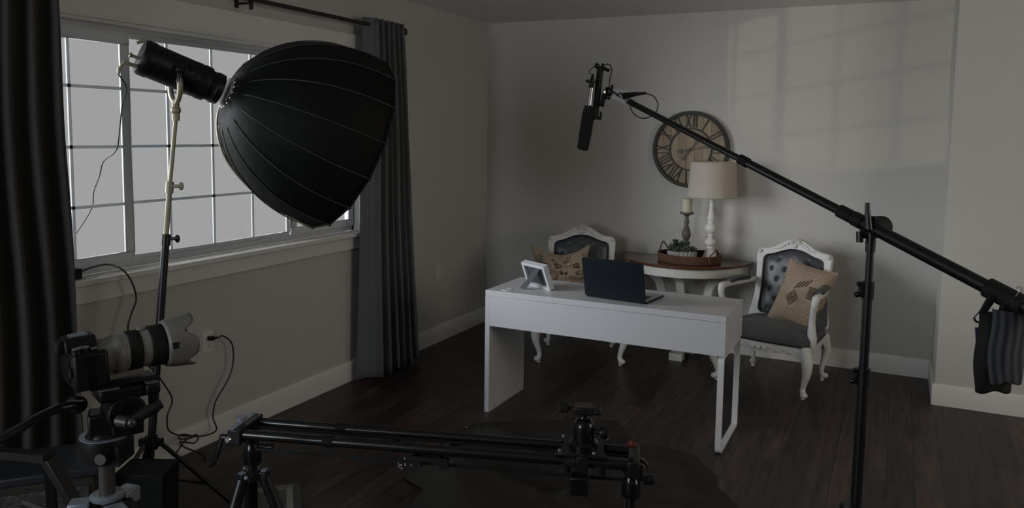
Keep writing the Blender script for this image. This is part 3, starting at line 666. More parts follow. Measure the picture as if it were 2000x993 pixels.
# planter
PL = Vector((1.845, -.345, TZ+.008))
pl = thing('succulent_planter', 'oval corrugated metal planter filled with succulents, in the wicker tray', 'planter', PL, (0, 0, .05))
np_ = 96; po = []
for k in range(np_): a = 2*PI*k/np_; r = 1+.06*math.cos(22*a); po.append((.106*r*math.cos(a), .052*r*math.sin(a)))
MB().ring(po, [(x*.93, y*.9) for x, y in po], .0, .075, lambda u, v, t: Vector((u*(1-.04*(t < .01)), v*(1-.04*(t < .01)), t))).prism([(x*.93, y*.9) for x, y in po], .0, .06, lambda u, v, t: Vector((u, v, t))).build('metal_pot', 'zinc', pl)
def rosette(c_, n_, L_, wd_, tilt0, tilt1, m_, seed):
    r_ = random.Random(seed); m = MB()
    for k in range(n_):
        a = k*2.399; ti = tilt0+(tilt1-tilt0)*k/n_; l = L_*(.7+.4*r_.random())
        d = Vector((math.cos(a)*math.sin(ti), math.sin(a)*math.sin(ti), math.cos(ti)))
        m.ball(Vector(c_)+d*l*.5, l*.5, (wd_/l*1.0, wd_/l*.6, 1), 7, 5, frame_to(d))
    m.cyl(Vector(c_)-Vector((0, 0, .02)), c_, .005, seg=8)
    m.build('succulent', m_, pl)
rosette((-.075, 0, .080), 16, .055, .018, .3, 1.3, 'leaf2', 1)
rosette((-.045, .005, .10), 20, .055, .014, .05, 1.1, 'leaf', 2)
rosette((-.050, .0, .125), 12, .050, .012, .05, .9, 'leaf', 12)
rosette((-.03, -.02, .075), 18, .045, .020, .2, 1.35, 'leaf2', 3)
rosette((.0, .0, .105), 26, .055, .020, .1, 1.4, 'leaf', 4)
rosette((.03, .01, .115), 20, .045, .020, .1, 1.3, 'leaf', 5)
rosette((.035, -.015, .085), 22, .048, .022, .1, 1.45, 'leaf2', 6)
rosette((.078, 0, .085), 20, .045, .018, .2, 1.4, 'leaf', 7)

# ------------------------------------------------------------ clock
ck = thing('wall_clock', 'large round plank wall clock with Roman numerals and dark iron rim', 'clock', (1.808, -.012, 1.58))
def cf(u, v, t): return Vector((u, -t, v))
circ = lambda r, n=72: [(r*math.cos(2*PI*k/n), r*math.sin(2*PI*k/n)) for k in range(n)]
for k in range(9):
    x0 = -.285+k*.0634; x1 = x0+.0622; P = []
    for i in range(9): x = x0+(x1-x0)*i/8; P.append((x, math.sqrt(max(0, .285**2-x*x))))
    Q = [(x, -z) for x, z in reversed(P)]
    poly = [p for i, p in enumerate(P+Q)]
    if len(set(poly)) < len(poly): poly = list(dict.fromkeys(poly))
    MB().prism(poly, 0, .012, cf).build('plank', 'clockwood' if k % 2 else 'clockwood2', ck, bevel=.001)
MB().ring(circ(.300), circ(.280), 0, .030, cf).ring(circ(.286), circ(.272), .012, .036, cf).build('outer_rim', 'clockmetal', ck, bevel=.002)
MB().ring(circ(.169), circ(.157), .012, .020, cf).build('inner_ring', 'clockmetal', ck, bevel=.001)
def strokes(rom):
    out = []; x = 0
    for ch in rom:
        if ch == 'I': out.append((x, 0, x, 1)); x += .26
        if ch == 'V': out.append((x, 1, x+.22, 0)); out.append((x+.44, 1, x+.22, 0)); x += .66
        if ch == 'X': out.append((x, 1, x+.42, 0)); out.append((x+.42, 1, x, 0)); x += .66
    w_ = x-.26 if rom[-1] == 'I' else x-.22
    return [(a-w_/2, b, c_-w_/2, d) for a, b, c_, d in out]
for hr, rom in enumerate(('XII', 'I', 'II', 'III', 'IIII', 'V', 'VI', 'VII', 'VIII', 'IX', 'X', 'XI')):
    a = -2*PI*hr/12; c_, s_ = math.cos(a), math.sin(a); nm = MB(); 
    for x0, y0, x1, y1 in strokes(rom):
        h_ = .100; r0 = .172; ww = .088
        p = (x0*ww, r0+y0*h_); q = (x1*ww, r0+y1*h_)
        p = (p[0]*c_-p[1]*s_, p[0]*s_+p[1]*c_); q = (q[0]*c_-q[1]*s_, q[0]*s_+q[1]*c_)
        nm.bar((p[0], -.017, p[1]), (q[0], -.017, q[1]), .0075, .008)
    nm.build('numeral', 'clockmetal', ck)
def hand(ang, l, tail, t):
    d = Vector((math.sin(ang), 0, math.cos(ang))); m = MB(); o_ = Vector((0, -t, 0)); fl = .35
    m.bar(o_-d*tail*.75, o_+d*l*.8, .008, .004)
    s_ = Vector((d.z, 0, -d.x))
    m.lathe([(.018, -.002), (.018, .002)], o_-d*tail, Matrix.Rotation(PI/2, 3, 'X'), 20)
    m.prism([(-.004, -.02), (-.015, .0), (-.006, .02), (0, .05), (.006, .02), (.015, 0), (.004, -.02)], -.002, .002, lambda u, v, tt: o_+s_*u+d*(l*.72+v)+Vector((0, tt, 0)))
    m.prism([(-.003, -.02), (-.010, .0), (-.003, .02), (.003, .02), (.010, 0), (.003, -.02)], -.002, .002, lambda u, v, tt: o_+s_*u+d*(-tail*.45+v)+Vector((0, tt, 0)))
    return m
hand(math.radians(38), .115, .085, .024).build('hour_hand', 'handmetal', ck)
hand(math.radians(79), .175, .085, .029).build('minute_hand', 'handmetal', ck)
MB().lathe([(.012, 0), (.012, .02), (.008, .024)], (0, -.012, 0), Matrix.Rotation(PI/2, 3, 'X'), 20).build('hub', 'handmetal', ck)

# ------------------------------------------------------------ outlets
def outlet(loc, nrm, label, w_=.074, h_=.118):
    o = thing('wall_outlet', label, 'outlet', loc, (0, 0, math.atan2(nrm[0], -nrm[1]) if True else 0), 'white duplex wall outlets')
    MB().box((0, -.003, 0), (w_, .006, h_)).build('cover_plate', 'outlet', o, bevel=.002)
    for dz in (.021, -.021):
        r = MB().box((0, -.0075, dz), (.034, .003, .028)).build('receptacle', 'outlet', o, bevel=.002)
        MB().box((-.0065, -.0092, dz+.004), (.0025, .001, .009)).box((.0065, -.0092, dz+.004), (.0025, .001, .007)).box((0, -.0092, dz-.008), (.005, .001, .005)).build('slots', 'rubber', r)
    return o
outlet((0, -3.185, .556), (1, 0), 'white wall outlet under the window with a black plug in it')
outlet((0, -.835, .575), (1, 0), 'white wall outlet on the window wall, right of the grey curtain')
outlet((.495, 0, .615), (0, -1), 'white wall outlet on the back wall behind the picture frame')

# ------------------------------------------------------------ window sill adapter and cables
ad = PX(152, 532, 4.05)
adp = thing('power_adapter', 'small black power adapter on the window sill by the left curtain', 'power adapter', (-.026, -3.945, WZ0))
MB().box((0, 0, .024), (.055, .11, .048)).build('adapter_body', 'blackplastic', adp, bevel=.005)
MB().cyl((.0, .055, .03), (.0, .07, .03), .006).build('cable_collar', 'rubber', adp)
def cable(label, P, r=.0035, name='cable', n=8, group=None):
    return tag(MB().tube(spline(P, n), r, 8).build(name, 'cable'), label, 'cable', group)
cable('black cable looping from the adapter over the window sill and down to the floor', [(-.026, -3.878, 1.04), onx(182, 522, -.01), onx(212, 517, .03), onx(240, 528, .09), onx(258, 553, .10), onx(266, 585, .10), onx(256, 615, .10), onx(250, 645, .10), onx(262, 690, .11), onx(300, 724, .11), onx(316, 745, .10), onx(336, 780, .09), onx(327, 812, .08), onx(328, 838, .08), onx(340, 848, .08), onx(360, 852, .09), onx(386, 853, .10), onx(379, 866, .10), onx(352, 863, .12)+Vector((0, 0, .0)), onx(360, 874, .16), onz(395, 888, .02), onz(402, 897, .005)], .0042)
pg = thing('power_plug', 'black plug pushed into the outlet under the window', 'plug', (.009, -3.185, .577))
MB().box((.016, 0, 0), (.030, .026, .022)).cyl((.03, .004, 0), (.036, .03, 0), .007, .004).build('plug_body', 'blackplastic', pg, bevel=.003)
cable('black mains cable from the outlet plug dropping in a curve to the skirting', [(.045, -3.155, .577), onx(436, 657, .06), onx(452, 670, .06), onx(456, 695, .06), onx(452, 725, .06), onx(440, 752, .06), onx(421, 785, .05), onx(416, 815, .05), onx(423, 838, .07), onx(412, 848, .08), onx(385, 853, .09), onx(356, 849, .09), onx(350, 858, .10), onx(372, 856, .10), onx(384, 849, .09), onx(362, 861, .11), onx(350, 877, .13), onx(340, 892, .16)], .0042)

# ------------------------------------------------------------ video light, softbox, stand
A_ = PX(443, 181, 3.55); C_ = PX(671, 277, 3.90); ax = (C_-A_).normalized()
SD = (C_-A_).length
R_ = frame_to(ax)
sb = bpy.data.objects.new('softbox', None); COL.objects.link(sb); sb.location = A_; sb.rotation_euler = R_.to_euler()
tag(sb, 'huge black deep parabolic softbox with many ribs, hanging before the window', 'softbox')
NR = 16; RAD = .445
def rad(t): return .052+(RAD-.052)*(1-(1-t)**2.35)**.64     # t 0 at ring, 1 at rim
skin = MB(); sub_ = 4
def skinf(side):
    def fn(a, b):
        th = 2*PI*a; k = (a*NR) % 1; sc_ = 1-(.018*math.sin(PI*k))*min(1, b*1.5)*(.4+.6*b)
        r = rad(b)*sc_*(1-side*.004); r += .0015*noise.noise(Vector((a*60, b*5, 0)))*(1-b)*3
        return Vector((r*math.cos(th), r*math.sin(th), SD*b))
    return fn
skin.grid(skinf(0), NR*6, 22); inv_sb = Matrix.LocRotScale(A_, R_.to_euler(), None).inverted()
le = spline([inv_sb @ PX(x, y, 3.62+.0009*(x-420)) for x, y in ((430, 205), (424, 232), (425, 262), (434, 296), (450, 325), (474, 354), (505, 382), (545, 411), (585, 434), (612, 449))], 5)
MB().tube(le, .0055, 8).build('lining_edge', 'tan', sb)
body = skin.build('fabric_shell', 'softblack', sb, sharp=180, solid=.0015)
rim = MB()
P = [Vector((RAD*math.cos(2*PI*k/NR), RAD*math.sin(2*PI*k/NR), SD)) for k in range(NR)]
for k in range(NR): rim.cyl(P[k], P[(k+1) % NR], .006, seg=8)
rim.build('rim_band', 'softblack', sb)
fd = MB().prism([(p.x*.97, p.y*.97) for p in P], SD-.03, SD-.028, lambda u, v, t: Vector((u, v, t))); 
M['diff'] = mat('white_diffusion_cloth', (.6, .6, .6), .9, trans=.3); fd.build('diffuser', 'diff', sb)
for k in range(NR):
    th = 2*PI*k/NR; Q = [Vector(((rad(b/14)+.004)*math.cos(th), (rad(b/14)+.004)*math.sin(th), SD*b/14)) for b in range(15)]
    rb = MB().tube(Q, .0026, 6).build('rib', 'seam', sb)
    e0 = Q[-2].lerp(Q[-1], .2); MB().tube([Q[-3], e0+(e0-Q[-3])*.1], .0024, 6).build('rod_tip', 'silver', rb)
    MB().ball(Q[-1], .008, (1, 1, 1), 8, 5).build('corner_cap', 'black', rb)
MB().lathe([(.050, -.012), (.066, -.010), (.070, 0), (.066, .014), (.056, .022), (.050, .020)], seg=32).build('speed_ring', 'silver', sb)
hb_ = MB()
for k in range(NR): th = 2*PI*k/NR; hb_.ball((.069*math.cos(th), .069*math.sin(th), .006), .0075, (1, 1, 1), 8, 5)
hb_.build('ring_hubs', 'silver', sb)
vl = bpy.data.objects.new('video_light', None); COL.objects.link(vl); vl.location = A_-ax*.03; vl.rotation_euler = R_.to_euler()
tag(vl, 'black cylindrical video light behind the softbox with a yoke handle painted tan for window bloom', 'light')
BL = .352
MB().lathe([(.060, -.0), (.069, -.002), (.071, -.03), (.067, -.035), (.067, -.055), (.076, -.062), (.078, -.09), (.075, -.10), (.075, -BL+.05), (.078, -BL+.045), (.078, -BL+.012), (.070, -BL)], seg=40).build('light_body', 'blackplastic', vl)
fn_ = MB()
for k in range(5): fn_.lathe([(.0765, -.11-.0045*k), (.0765, -.1125-.0045*k)], seg=40)
fn_.build('cooling_fins', 'black', vl)
up_l = R_.inverted() @ Vector((0, 0, 1)); up_l.z = 0; up_l.normalize()
cam_l = R_.inverted() @ (CAM-A_); cam_l.z = 0; cam_l.normalize(); sd_l = (cam_l-up_l*cam_l.dot(up_l)).normalized()
kn = MB()
for a, z, r in ((.25, -.20, .012), (-.12, -.215, .006), (.35, -.16, .006), (.1, -.15, .009), (-.2, -.165, .005)):
    p = (sd_l*math.cos(a)+up_l*math.sin(a))*.0755+Vector((0, 0, z)); kn.lathe([(r, 0), (r, .004)], p, frame_to((p.x, p.y, 0)), 12)
kn.build('control_knobs', 'black', vl)
# rear hooks
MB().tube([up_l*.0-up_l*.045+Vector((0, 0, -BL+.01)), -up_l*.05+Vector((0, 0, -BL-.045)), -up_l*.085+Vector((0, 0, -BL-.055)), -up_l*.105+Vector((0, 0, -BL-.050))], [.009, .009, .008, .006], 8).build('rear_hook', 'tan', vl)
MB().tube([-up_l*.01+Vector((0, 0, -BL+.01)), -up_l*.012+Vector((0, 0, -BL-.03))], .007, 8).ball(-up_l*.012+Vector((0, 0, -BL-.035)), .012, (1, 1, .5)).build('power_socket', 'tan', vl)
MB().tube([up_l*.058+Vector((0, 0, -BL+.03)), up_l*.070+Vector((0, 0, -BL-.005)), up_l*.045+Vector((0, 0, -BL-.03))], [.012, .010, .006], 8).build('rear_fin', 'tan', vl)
yk_r = ( (R_.inverted() @ Vector((0, 0, -1))) )
zy = -.205
dn = (R_.inverted() @ Vector((0.0, 0, -1)))
for s_ in (1, -1):
    p0 = sd_l*s_*.083+Vector((0, 0, zy)); p1 = p0+dn*.085; p2 = sd_l*s_*.045+Vector((0, 0, zy))+dn*.125; p3 = Vector((0, 0, zy))+dn*.14
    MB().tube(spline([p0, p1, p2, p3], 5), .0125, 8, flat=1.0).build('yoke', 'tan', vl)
    MB().ball(p0, .022, (1, 1, 1), 12, 8).tube([p0, p0+dn*.055], .0145, 10).build('yoke_lock', 'blackplastic', vl)
YB = A_-ax*.03+R_ @ (Vector((0, 0, zy))+dn*.14)
HUB = Vector((.425, -3.90, .335))
ls = thing('light_stand', 'tall slim light stand holding the video light before the window', 'light stand', (HUB.x, HUB.y, 0))
def W_(o): return dict(parent=o, world=True)
st_d = (YB-HUB); J1 = HUB+st_d*.60; J2 = HUB+st_d*.755
MB().cyl(HUB-st_d.normalized()*.16, J1, .0165).build('lower_tube', 'black', **W_(ls))
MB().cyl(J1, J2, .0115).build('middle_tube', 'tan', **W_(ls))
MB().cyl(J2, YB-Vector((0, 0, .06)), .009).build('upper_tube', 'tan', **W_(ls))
for J, r in ((J1, .020), (J2, .017)):
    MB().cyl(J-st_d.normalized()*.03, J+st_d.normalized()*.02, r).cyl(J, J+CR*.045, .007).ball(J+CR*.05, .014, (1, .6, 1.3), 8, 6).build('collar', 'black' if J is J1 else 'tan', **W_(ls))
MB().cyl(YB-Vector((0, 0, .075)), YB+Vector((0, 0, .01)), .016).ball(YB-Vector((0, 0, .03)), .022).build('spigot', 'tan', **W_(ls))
MB().cyl(HUB-Vector((0, 0, .03)), HUB+Vector((0, 0, .025)), .027).box(HUB, (.10, .025, .03), Matrix.Rotation(.5, 3, 'Z')).build('leg_hub', 'black', **W_(ls))
lowh = HUB-st_d.normalized()*.15
f1 = onz(470, 1003, 0.0); ang0 = math.atan2(f1.y-HUB.y, f1.x-HUB.x)
rl = (Vector((f1.x, f1.y, 0))-Vector((HUB.x, HUB.y, 0))).length
for k, (dan, rl_) in enumerate(((0, rl), (-2.15, .34), (2.1, .36))):
    a = ang0+dan; ft_ = Vector((HUB.x+rl_*math.cos(a), HUB.y+rl_*math.sin(a), .012)); hp = HUB+Vector((math.cos(a)*.035, math.sin(a)*.035, 0))
    lo_ = MB().tube([hp, ft_], [.010, .010], 10).build('leg', 'black', **W_(ls))
    md_ = hp.lerp(ft_, .60); MB().cyl(lowh, md_, .006).build('brace', 'black', **W_(ls))
    MB().ball(ft_, .014).build('rubber_foot', 'rubber', **W_(ls))
hk = A_-ax*.03+R_ @ (-up_l*.105+Vector((0, 0, -BL-.05)))
cable('thin black cable hanging from the back of the video light across the window', [hk, PX(247, 172, 3.35), PX(239, 205, 3.4), PX(234, 250, 3.45), PX(230, 285, 3.5), PX(222, 300, 3.55), PX(202, 316, 3.6), PX(194, 345, 3.7), PX(183, 375, 3.75), PX(180, 405, 3.8), PX(160, 440, 3.9), PX(140, 468, 4.0), (-.028+.03, -4.03, 1.08), (-.02, -4.02, 1.035)], .0028, n=6)
bb = Vector((.785, -4.215, .42))
bn = thing('fabric_bin', 'black flat-topped fabric bin on the floor before the light stand', 'bin', (bb.x, bb.y, 0), (0, 0, .46))
hz = bb.z
bo = MB(); tw, td = .092, .075
bo.ring([(-tw, -td), (tw, -td), (tw, td), (-tw, td)], [(-tw+.01, -td+.01), (tw-.01, -td+.01), (tw-.01, td-.01), (-tw+.01, td-.01)], .0, hz, lambda u, v, t: Vector((u*(.86+.14*t/hz), v*(.86+.14*t/hz), t)))
bo.build('bin_body', 'softblack', bn, bevel=.006); MB().b2((-tw+.005, -td+.005, hz-.012), (tw-.005, td-.005, hz-.002)).build('bin_lid', 'softblack', bn)

# ------------------------------------------------------------ boom stand and boom
b1 = PX(1212, 190, 3.60); b2_ = PX(1990, 593.5, 2.232)
bd = (b2_-b1).normalized()
def onboom(x):                                    # point of the boom at image column x
    s_ = (x-1237)/463.; d = 1/(.2817+(.3846-.2817)*s_); return b1+bd*((PX(x, 203+.519*(x-1237), d)-b1).dot(bd))
PV = onboom(1702)
bs = thing('boom_stand', 'black floor stand with grip head carrying the long microphone boom', 'stand', (PV.x, PV.y, 0))
ppx = Vector((PV.x, PV.y, 0)); off = -CR*.0
def pz_(z): return Vector((PV.x, PV.y, z))
zt = PX(1697, 475, (PV-CAM).dot(CF)).z; z1 = PX(1690, 567, 2.6).z; z2 = PX(1685, 742, 2.6).z
MB().cyl(pz_(z1-.02), pz_(zt+.0), .0118).build('upper_tube', 'black', **W_(bs))
MB().cyl(pz_(z2-.02), pz_(z1), .0150).build('middle_tube', 'black', **W_(bs))
MB().cyl(pz_(.30), pz_(z2), .0178).build('lower_tube', 'black', **W_(bs))
for z, r in ((z1, .0195), (z2, .0225)):
    cl = MB().cyl(pz_(z-.032), pz_(z+.026), r).box(pz_(z)-CR*.022, (.014, .02, .05), Matrix.Rotation(YAW, 3, 'Z')).build('collar', 'black', **W_(bs))
    MB().cyl(pz_(z-.018)-CR*.018, pz_(z-.018)-CR*.034, .005).ball(pz_(z-.018)-CR*.036, .010, (1, 1, 1), 8, 6).ball(pz_(z+.018)-CR*.032, .008, (1, 1, 1), 8, 6).build('wing_knob', 'gloss', **W_(bs))
MB().cyl(pz_(zt-.03), pz_(PV.z+.035), .0155).cyl(pz_(zt-.003), pz_(zt+.001), .0165).build('head_socket', 'black', **W_(bs))
kp = PX(1697, 463, (PV-CAM).dot(CF))
MB().cyl(kp, kp-CR*.030, .006).tube([kp-CR*.030-CU*.018, kp-CR*.030+CU*.018], [.011, .011], 10).build('t_knob', 'black', **W_(bs))
gd = CR*.80+CF*.60; gd.normalize()
g0 = PV-CF*.0
MB().cyl(g0-gd*.01, g0+gd*.066, .037, seg=28).cyl(g0+gd*.066, g0+gd*.070, .032, seg=28).build('grip_disc', 'rubber', **W_(bs))
lv = PX(1694, 396, (PV-CAM).dot(CF)-.03)
MB().tube([PX(1697, 448, (PV-CAM).dot(CF)-.03), PX(1695, 420, (PV-CAM).dot(CF)-.03), lv], [.012, .0095, .007], 10).build('grip_lever', 'black', **W_(bs))
zh = .40
MB().cyl(pz_(zh-.10), pz_(zh+.035), .026).lathe([(.048, 0), (.052, .012), (.045, .03)], pz_(zh+.02), seg=20).build('leg_hub', 'black', **W_(bs))
for k in range(3):
    a = math.radians(100+120*k); fo = Vector((PV.x+.42*math.cos(a), PV.y+.42*math.sin(a), .014)); hp = pz_(zh+.03)+Vector((math.cos(a)*.045, math.sin(a)*.045, 0))
    MB().cyl(hp, fo, .011).build('leg', 'black', **W_(bs)); MB().cyl(pz_(zh-.12), hp.lerp(fo, .5), .007).build('brace', 'black', **W_(bs)); MB().ball(fo, .016).build('rubber_foot', 'rubber', **W_(bs))
cl_ = .0
bm_ = thing('boom_pole', 'long black telescopic boom pole slanting across the room, held by the stand', 'boom pole', PV)
Pm = onboom(1453); Pe = onboom(1232); Pc = onboom(1650)
MB().cyl(onboom(1665), b2_+bd*.12, .0210).build('rear_tube', 'black', **W_(bm_))
MB().cyl(Pm, onboom(1665), .0160).build('middle_tube', 'black', **W_(bm_))
MB().cyl(Pe, Pm, .0130).build('front_tube', 'black', **W_(bm_))
MB().cyl(onboom(1640), onboom(1664), .0225).cyl(onboom(1668), onboom(1686), .0245).build('collar', 'rubber', **W_(bm_))
MB().cyl(onboom(1447), onboom(1462), .0195).build('collar', 'rubber', **W_(bm_))
MB().cyl(Pe, Pe-bd*.02, .006).ball(Pe, .014).build('end_thread', 'silver', **W_(bm_))
# microphone assembly
DM = 3.62
def mp_(x, y, dd=0): return PX(x, y, DM+dd)
mc = thing('shotgun_microphone', 'black foam-covered shotgun microphone hanging nose down from its mount', 'microphone', mp_(1137, 292))
MB().tube(spline([mp_(1152, 210), mp_(1152, 214), mp_(1149, 225), mp_(1145, 250), mp_(1141, 275), mp_(1138, 289), mp_(1137, 293)], 5), [.016]+[.0265]*4+[.0285]*6+[.0285]*8+[.0270]*6+[.025]*4+[.016]*2, 18).build('foam_windscreen', 'foam', **W_(mc))
MB().cyl(mp_(1151, 208), mp_(1155, 172), .0105).build('silver_barrel', 'silver', **W_(mc))
MB().cyl(mp_(1155, 172), mp_(1156, 158), .0115).tube([mp_(1156, 160), mp_(1158, 145)], [.010, .005], 12).build('connector', 'blackplastic', **W_(mc))
mt = thing('shock_mount', 'black rail and clamp bracket holding the microphone at the boom end', 'microphone mount', mp_(1168, 180, .02))
MB().bar(mp_(1173, 130, .02), mp_(1162, 230, .02), .020, .024).build('rail', 'black', **W_(mt))
MB().tube([mp_(1160, 228, .02), mp_(1174, 232, .02)], .008, 8).tube([mp_(1173, 232, .02), mp_(1174, 219, .02)], .005, 8).ball(mp_(1160, 231, .02), .010).build('lower_stop', 'black', **W_(mt))
MB().ball(mp_(1166, 129, .02), .013).tube([mp_(1175, 132, .02), mp_(1189, 138, .02)], [.010, .008], 8).ball(mp_(1187, 137, .02), .010, (1.2, .8, .8)).ball(mp_(1177, 127, .02), .008).build('top_knob', 'black', **W_(mt))
for (y_, x_) in ((159, 1154), (209, 1151)):
    yc = mp_(x_, y_); axm = (mp_(1155, 160)-mp_(1151, 208)).normalized(); Rm = frame_to(axm)
    rg_ = MB().ring([(.024*math.cos(2*PI*k/24), .024*math.sin(2*PI*k/24)) for k in range(24)], [(.020*math.cos(2*PI*k/24), .020*math.sin(2*PI*k/24)) for k in range(24)], -.004, .004, lambda u, v, t: yc+Rm @ Vector((u, v, t)))
    rg_.cyl(mp_(1168 if y_ < 200 else 1164, y_, .02), yc+(mp_(1168, y_, .02)-yc).normalized()*.02, .006)
    rg_.build('mount_ring', 'black', **W_(mt))
MB().tube([mp_(1166, 200, .01), mp_(1176, 205, .01), mp_(1179, 190, .02), mp_(1184, 180, .02)], [.011, .013, .013, .012], 10).build('swivel_arm', 'black', **W_(mt))
MB().lathe([(.022, -.012), (.024, 0), (.022, .012)], mp_(1188, 180, .02), frame_to(CR*.9+CF*.4), 20).build('swivel_disc', 'black', **W_(mt))
MB().ball(mp_(1182, 180, .01), .014, (.5, 1, 1.3)).build('swivel_face', 'silver', **W_(mt))
MB().bar(mp_(1197, 176, .0), mp_(1230, 184, .0), .007, .018).bar(mp_(1194, 187, .0), mp_(1226, 203, .0), .007, .018).build('bracket_plates', 'keydeck', **W_(mt))
lat = MB()
for a_, b_ in (((1198, 178), (1214, 194)), ((1212, 180), (1202, 190)), ((1212, 181), (1226, 200)), ((1226, 185), (1214, 196)), ((1197, 178), (1195, 188)), ((1229, 184), (1228, 202))): lat.cyl(mp_(*a_), mp_(*b_), .004, seg=8)
lat.build('elastic_lattice', 'rubber', **W_(mt))
MB().tube([mp_(1195, 183), mp_(1196, 166)], [.006, .006], 8).ball(mp_(1188, 190), .012).build('tilt_knob', 'black', **W_(mt))
MB().cyl(mp_(1222, 192), mp_(1236, 202), .013).ball(mp_(1235, 201), .014).build('boom_socket', 'black', **W_(mt))
xl = MB().tube([mp_(1216, 186), mp_(1236, 185), mp_(1240, 184), mp_(1262, 182)], [.012, .012, .010, .005], 12)
tag(xl.build('cable_plug', 'blackplastic'), 'black cable plug lying across the boom end beside the mount', 'plug')
cable('thin cable linking the top of the microphone to its rail', [mp_(1158, 146), mp_(1150, 141), mp_(1158, 132), mp_(1166, 123), mp_(1169, 128, .01)], .0018)
cable('thin cable arching from the mount top down to the boom bracket', [mp_(1178, 127, .01), mp_(1190, 126, .0), mp_(1195, 137, .0), mp_(1191, 155, .0), mp_(1190, 172, .0)], .0028)
cable('black cable looped round the boom tip below the plug', [mp_(1262, 183), mp_(1276, 188), mp_(1285, 203), mp_(1280, 221, -.03), mp_(1262, 231, -.03), mp_(1245, 228, -.02), mp_(1233, 215, -.02), mp_(1231, 202, -.02)], .0026)
# counterweight bag
hp_ = onboom(1950); DB = 2.27
def bp_(x, y, dd=0): return PX(x, y, DB+dd)
bg_ = thing('weight_bag', 'striped blue-grey and black weight bag hanging from the boom end', 'bag', bp_(1945, 765))
def bagf(side):
    def fn(a, b):
        xl_ = 1912+(1903-1912)*b; xr = 1972-(6)*b; y0 = 609; y1 = 765
        if side: xl_ = 1938-6*b; xr = 2003-16*b; y0 = 604+12*a; y1 = 748
        x = xl_+(xr-xl_)*a; y = y0+(y1-y0)*b+ (3*math.sin(a*9) if b > .9 else 0)
        dpt = (-.028 if side else .0)+ (-.022)*math.sin(PI*a)*(.5+.5*math.sin(PI*b))
        return bp_(x+2.5*math.sin(b*7+a*2), y, dpt)
    return fn
for side, m_, nm in ((0, 'rubber', 'rear_pouch'), (1, 'stripe', 'striped_pouch')):
    f_ = bagf(side); g = MB(); g.grid(f_, 20, 24); thk = CF*.018
    ob = MB(); vsN = [f_(i/20, j/24) for j in range(25) for i in range(21)]
    ob = MB(); ob.grid(f_, 20, 24)
    me_o = ob.build(nm, m_, bg_, world=True, solid=.020 if side else .022, sharp=180)
    if side:
        ul = me_o.data.uv_layers.new(name='UVMap'); inv = [None]*len(me_o.data.vertices)
        # stripe coordinate: fraction across the pouch at each vertex
        import itertools
        for lp_ in me_o.data.loops:
            co = bg_.location+me_o.data.vertices[lp_.vertex_index].co; d = co-CAM; zc = d.dot(CF); px_ = 1000+FPX*d.dot(CR)/zc; py_ = 496.5+SHY-FPX*d.dot(CU)/zc
            b_ = (py_-604)/144.; ul.data[lp_.index].uv = ((px_-2.5*math.sin(b_*7)-(1938-6*b_))/62., b_)
MB().grid(lambda a, b: bp_(1905+4*a-1*b+3*math.sin(b*3), 640+95*b, -.002+.02*a), 3, 10).build('violet_binding', 'purple', bg_, world=True, solid=.004)
stp = MB()
stp.grid(lambda a, b: bp_(1912+(1932-1912)*b+14*a*(1+.3*b), 612-(612-576)*b, -.012), 4, 8)
stp.grid(lambda a, b: bp_(1951+(10)*b+50*a*(1-.35*b), 608-(32)*b+(8*a), -.026), 6, 8)
stp.build('strap', 'rubber', bg_, world=True, solid=.008)
Rb = frame_to(bd); hc = onboom(1955)
MB().ring([(.030*math.cos(2*PI*k/28), .030*math.sin(2*PI*k/28)) for k in range(28)], [(.020*math.cos(2*PI*k/28), .020*math.sin(2*PI*k/28)) for k in range(28)], -.045, .065, lambda u, v, t: hc+Rb @ Vector((u, v, t))).build('hook_wrap', 'rubber', bg_, world=True, bevel=.004)
MB().tube([bp_(1912, 610), bp_(1903, 620), bp_(1902, 624)], .0022, 8).build('ring_bar', 'silver', bg_, world=True)
MB().tube(spline([bp_(1902, 621), bp_(1906, 628), bp_(1911, 630)], 4), .003, 8).build('d_ring', 'rubber', bg_, world=True)
bc = thing('spring_clip', 'small silver wire clip gripping the black wrap at the boom end', 'clip', bp_(1985, 580, -.05))
MB().tube(spline([bp_(1977, 598, -.05), bp_(1984, 580, -.05), bp_(1992, 570, -.05), bp_(1997, 563, -.05), bp_(1992, 560, -.05), bp_(1987, 562, -.05), bp_(1990, 568, -.05), bp_(1984, 578, -.05), bp_(1976, 590, -.05)], 5), .0014, 8).tube(spline([bp_(1986, 566, -.05), bp_(1993, 571, -.05), bp_(2002, 569, -.05)], 4), .0014, 8).build('wire', 'silver', bc, world=True)

# ------------------------------------------------------------ camera slider with tripods
SL = Vector((1.628, -4.545, .834)); SRt = Vector((2.675, -4.235, .834)); sd_ = (SRt-SL).normalized(); pn = Vector((-sd_.y, sd_.x, 0)); SLn = (SRt-SL).length
RZ = Matrix.Rotation(math.atan2(sd_.y, sd_.x), 3, 'Z')
sl = thing('camera_slider', 'long black twin-rail camera slider standing low in the foreground', 'camera slider', SL, (0, 0, math.atan2(sd_.y, sd_.x)))
MB().cyl((-.0, .048, 0), (SLn, .048, 0), .0135).build('rail', 'gloss', sl)
MB().cyl((-.0, -.048, 0), (SLn, -.048, 0), .0135).build('rail', 'gloss', sl)
MB().bar((.0, .006, .002), (SLn, .006, .002), .010, .004).build('drive_belt', 'rubber', sl)
MB().bar((.03, -.02, -.052), (SLn, -.02, -.052), .006, .008).build('lower_rod', 'black', sl)
MB().b2((-.030, -.070, -.024), (.008, .070, .018)).build('end_plate', 'black', sl, bevel=.003)
MB().b2((-.030, -.068, .018), (-.012, .068, .020)).build('plate_edge', 'plate', sl)
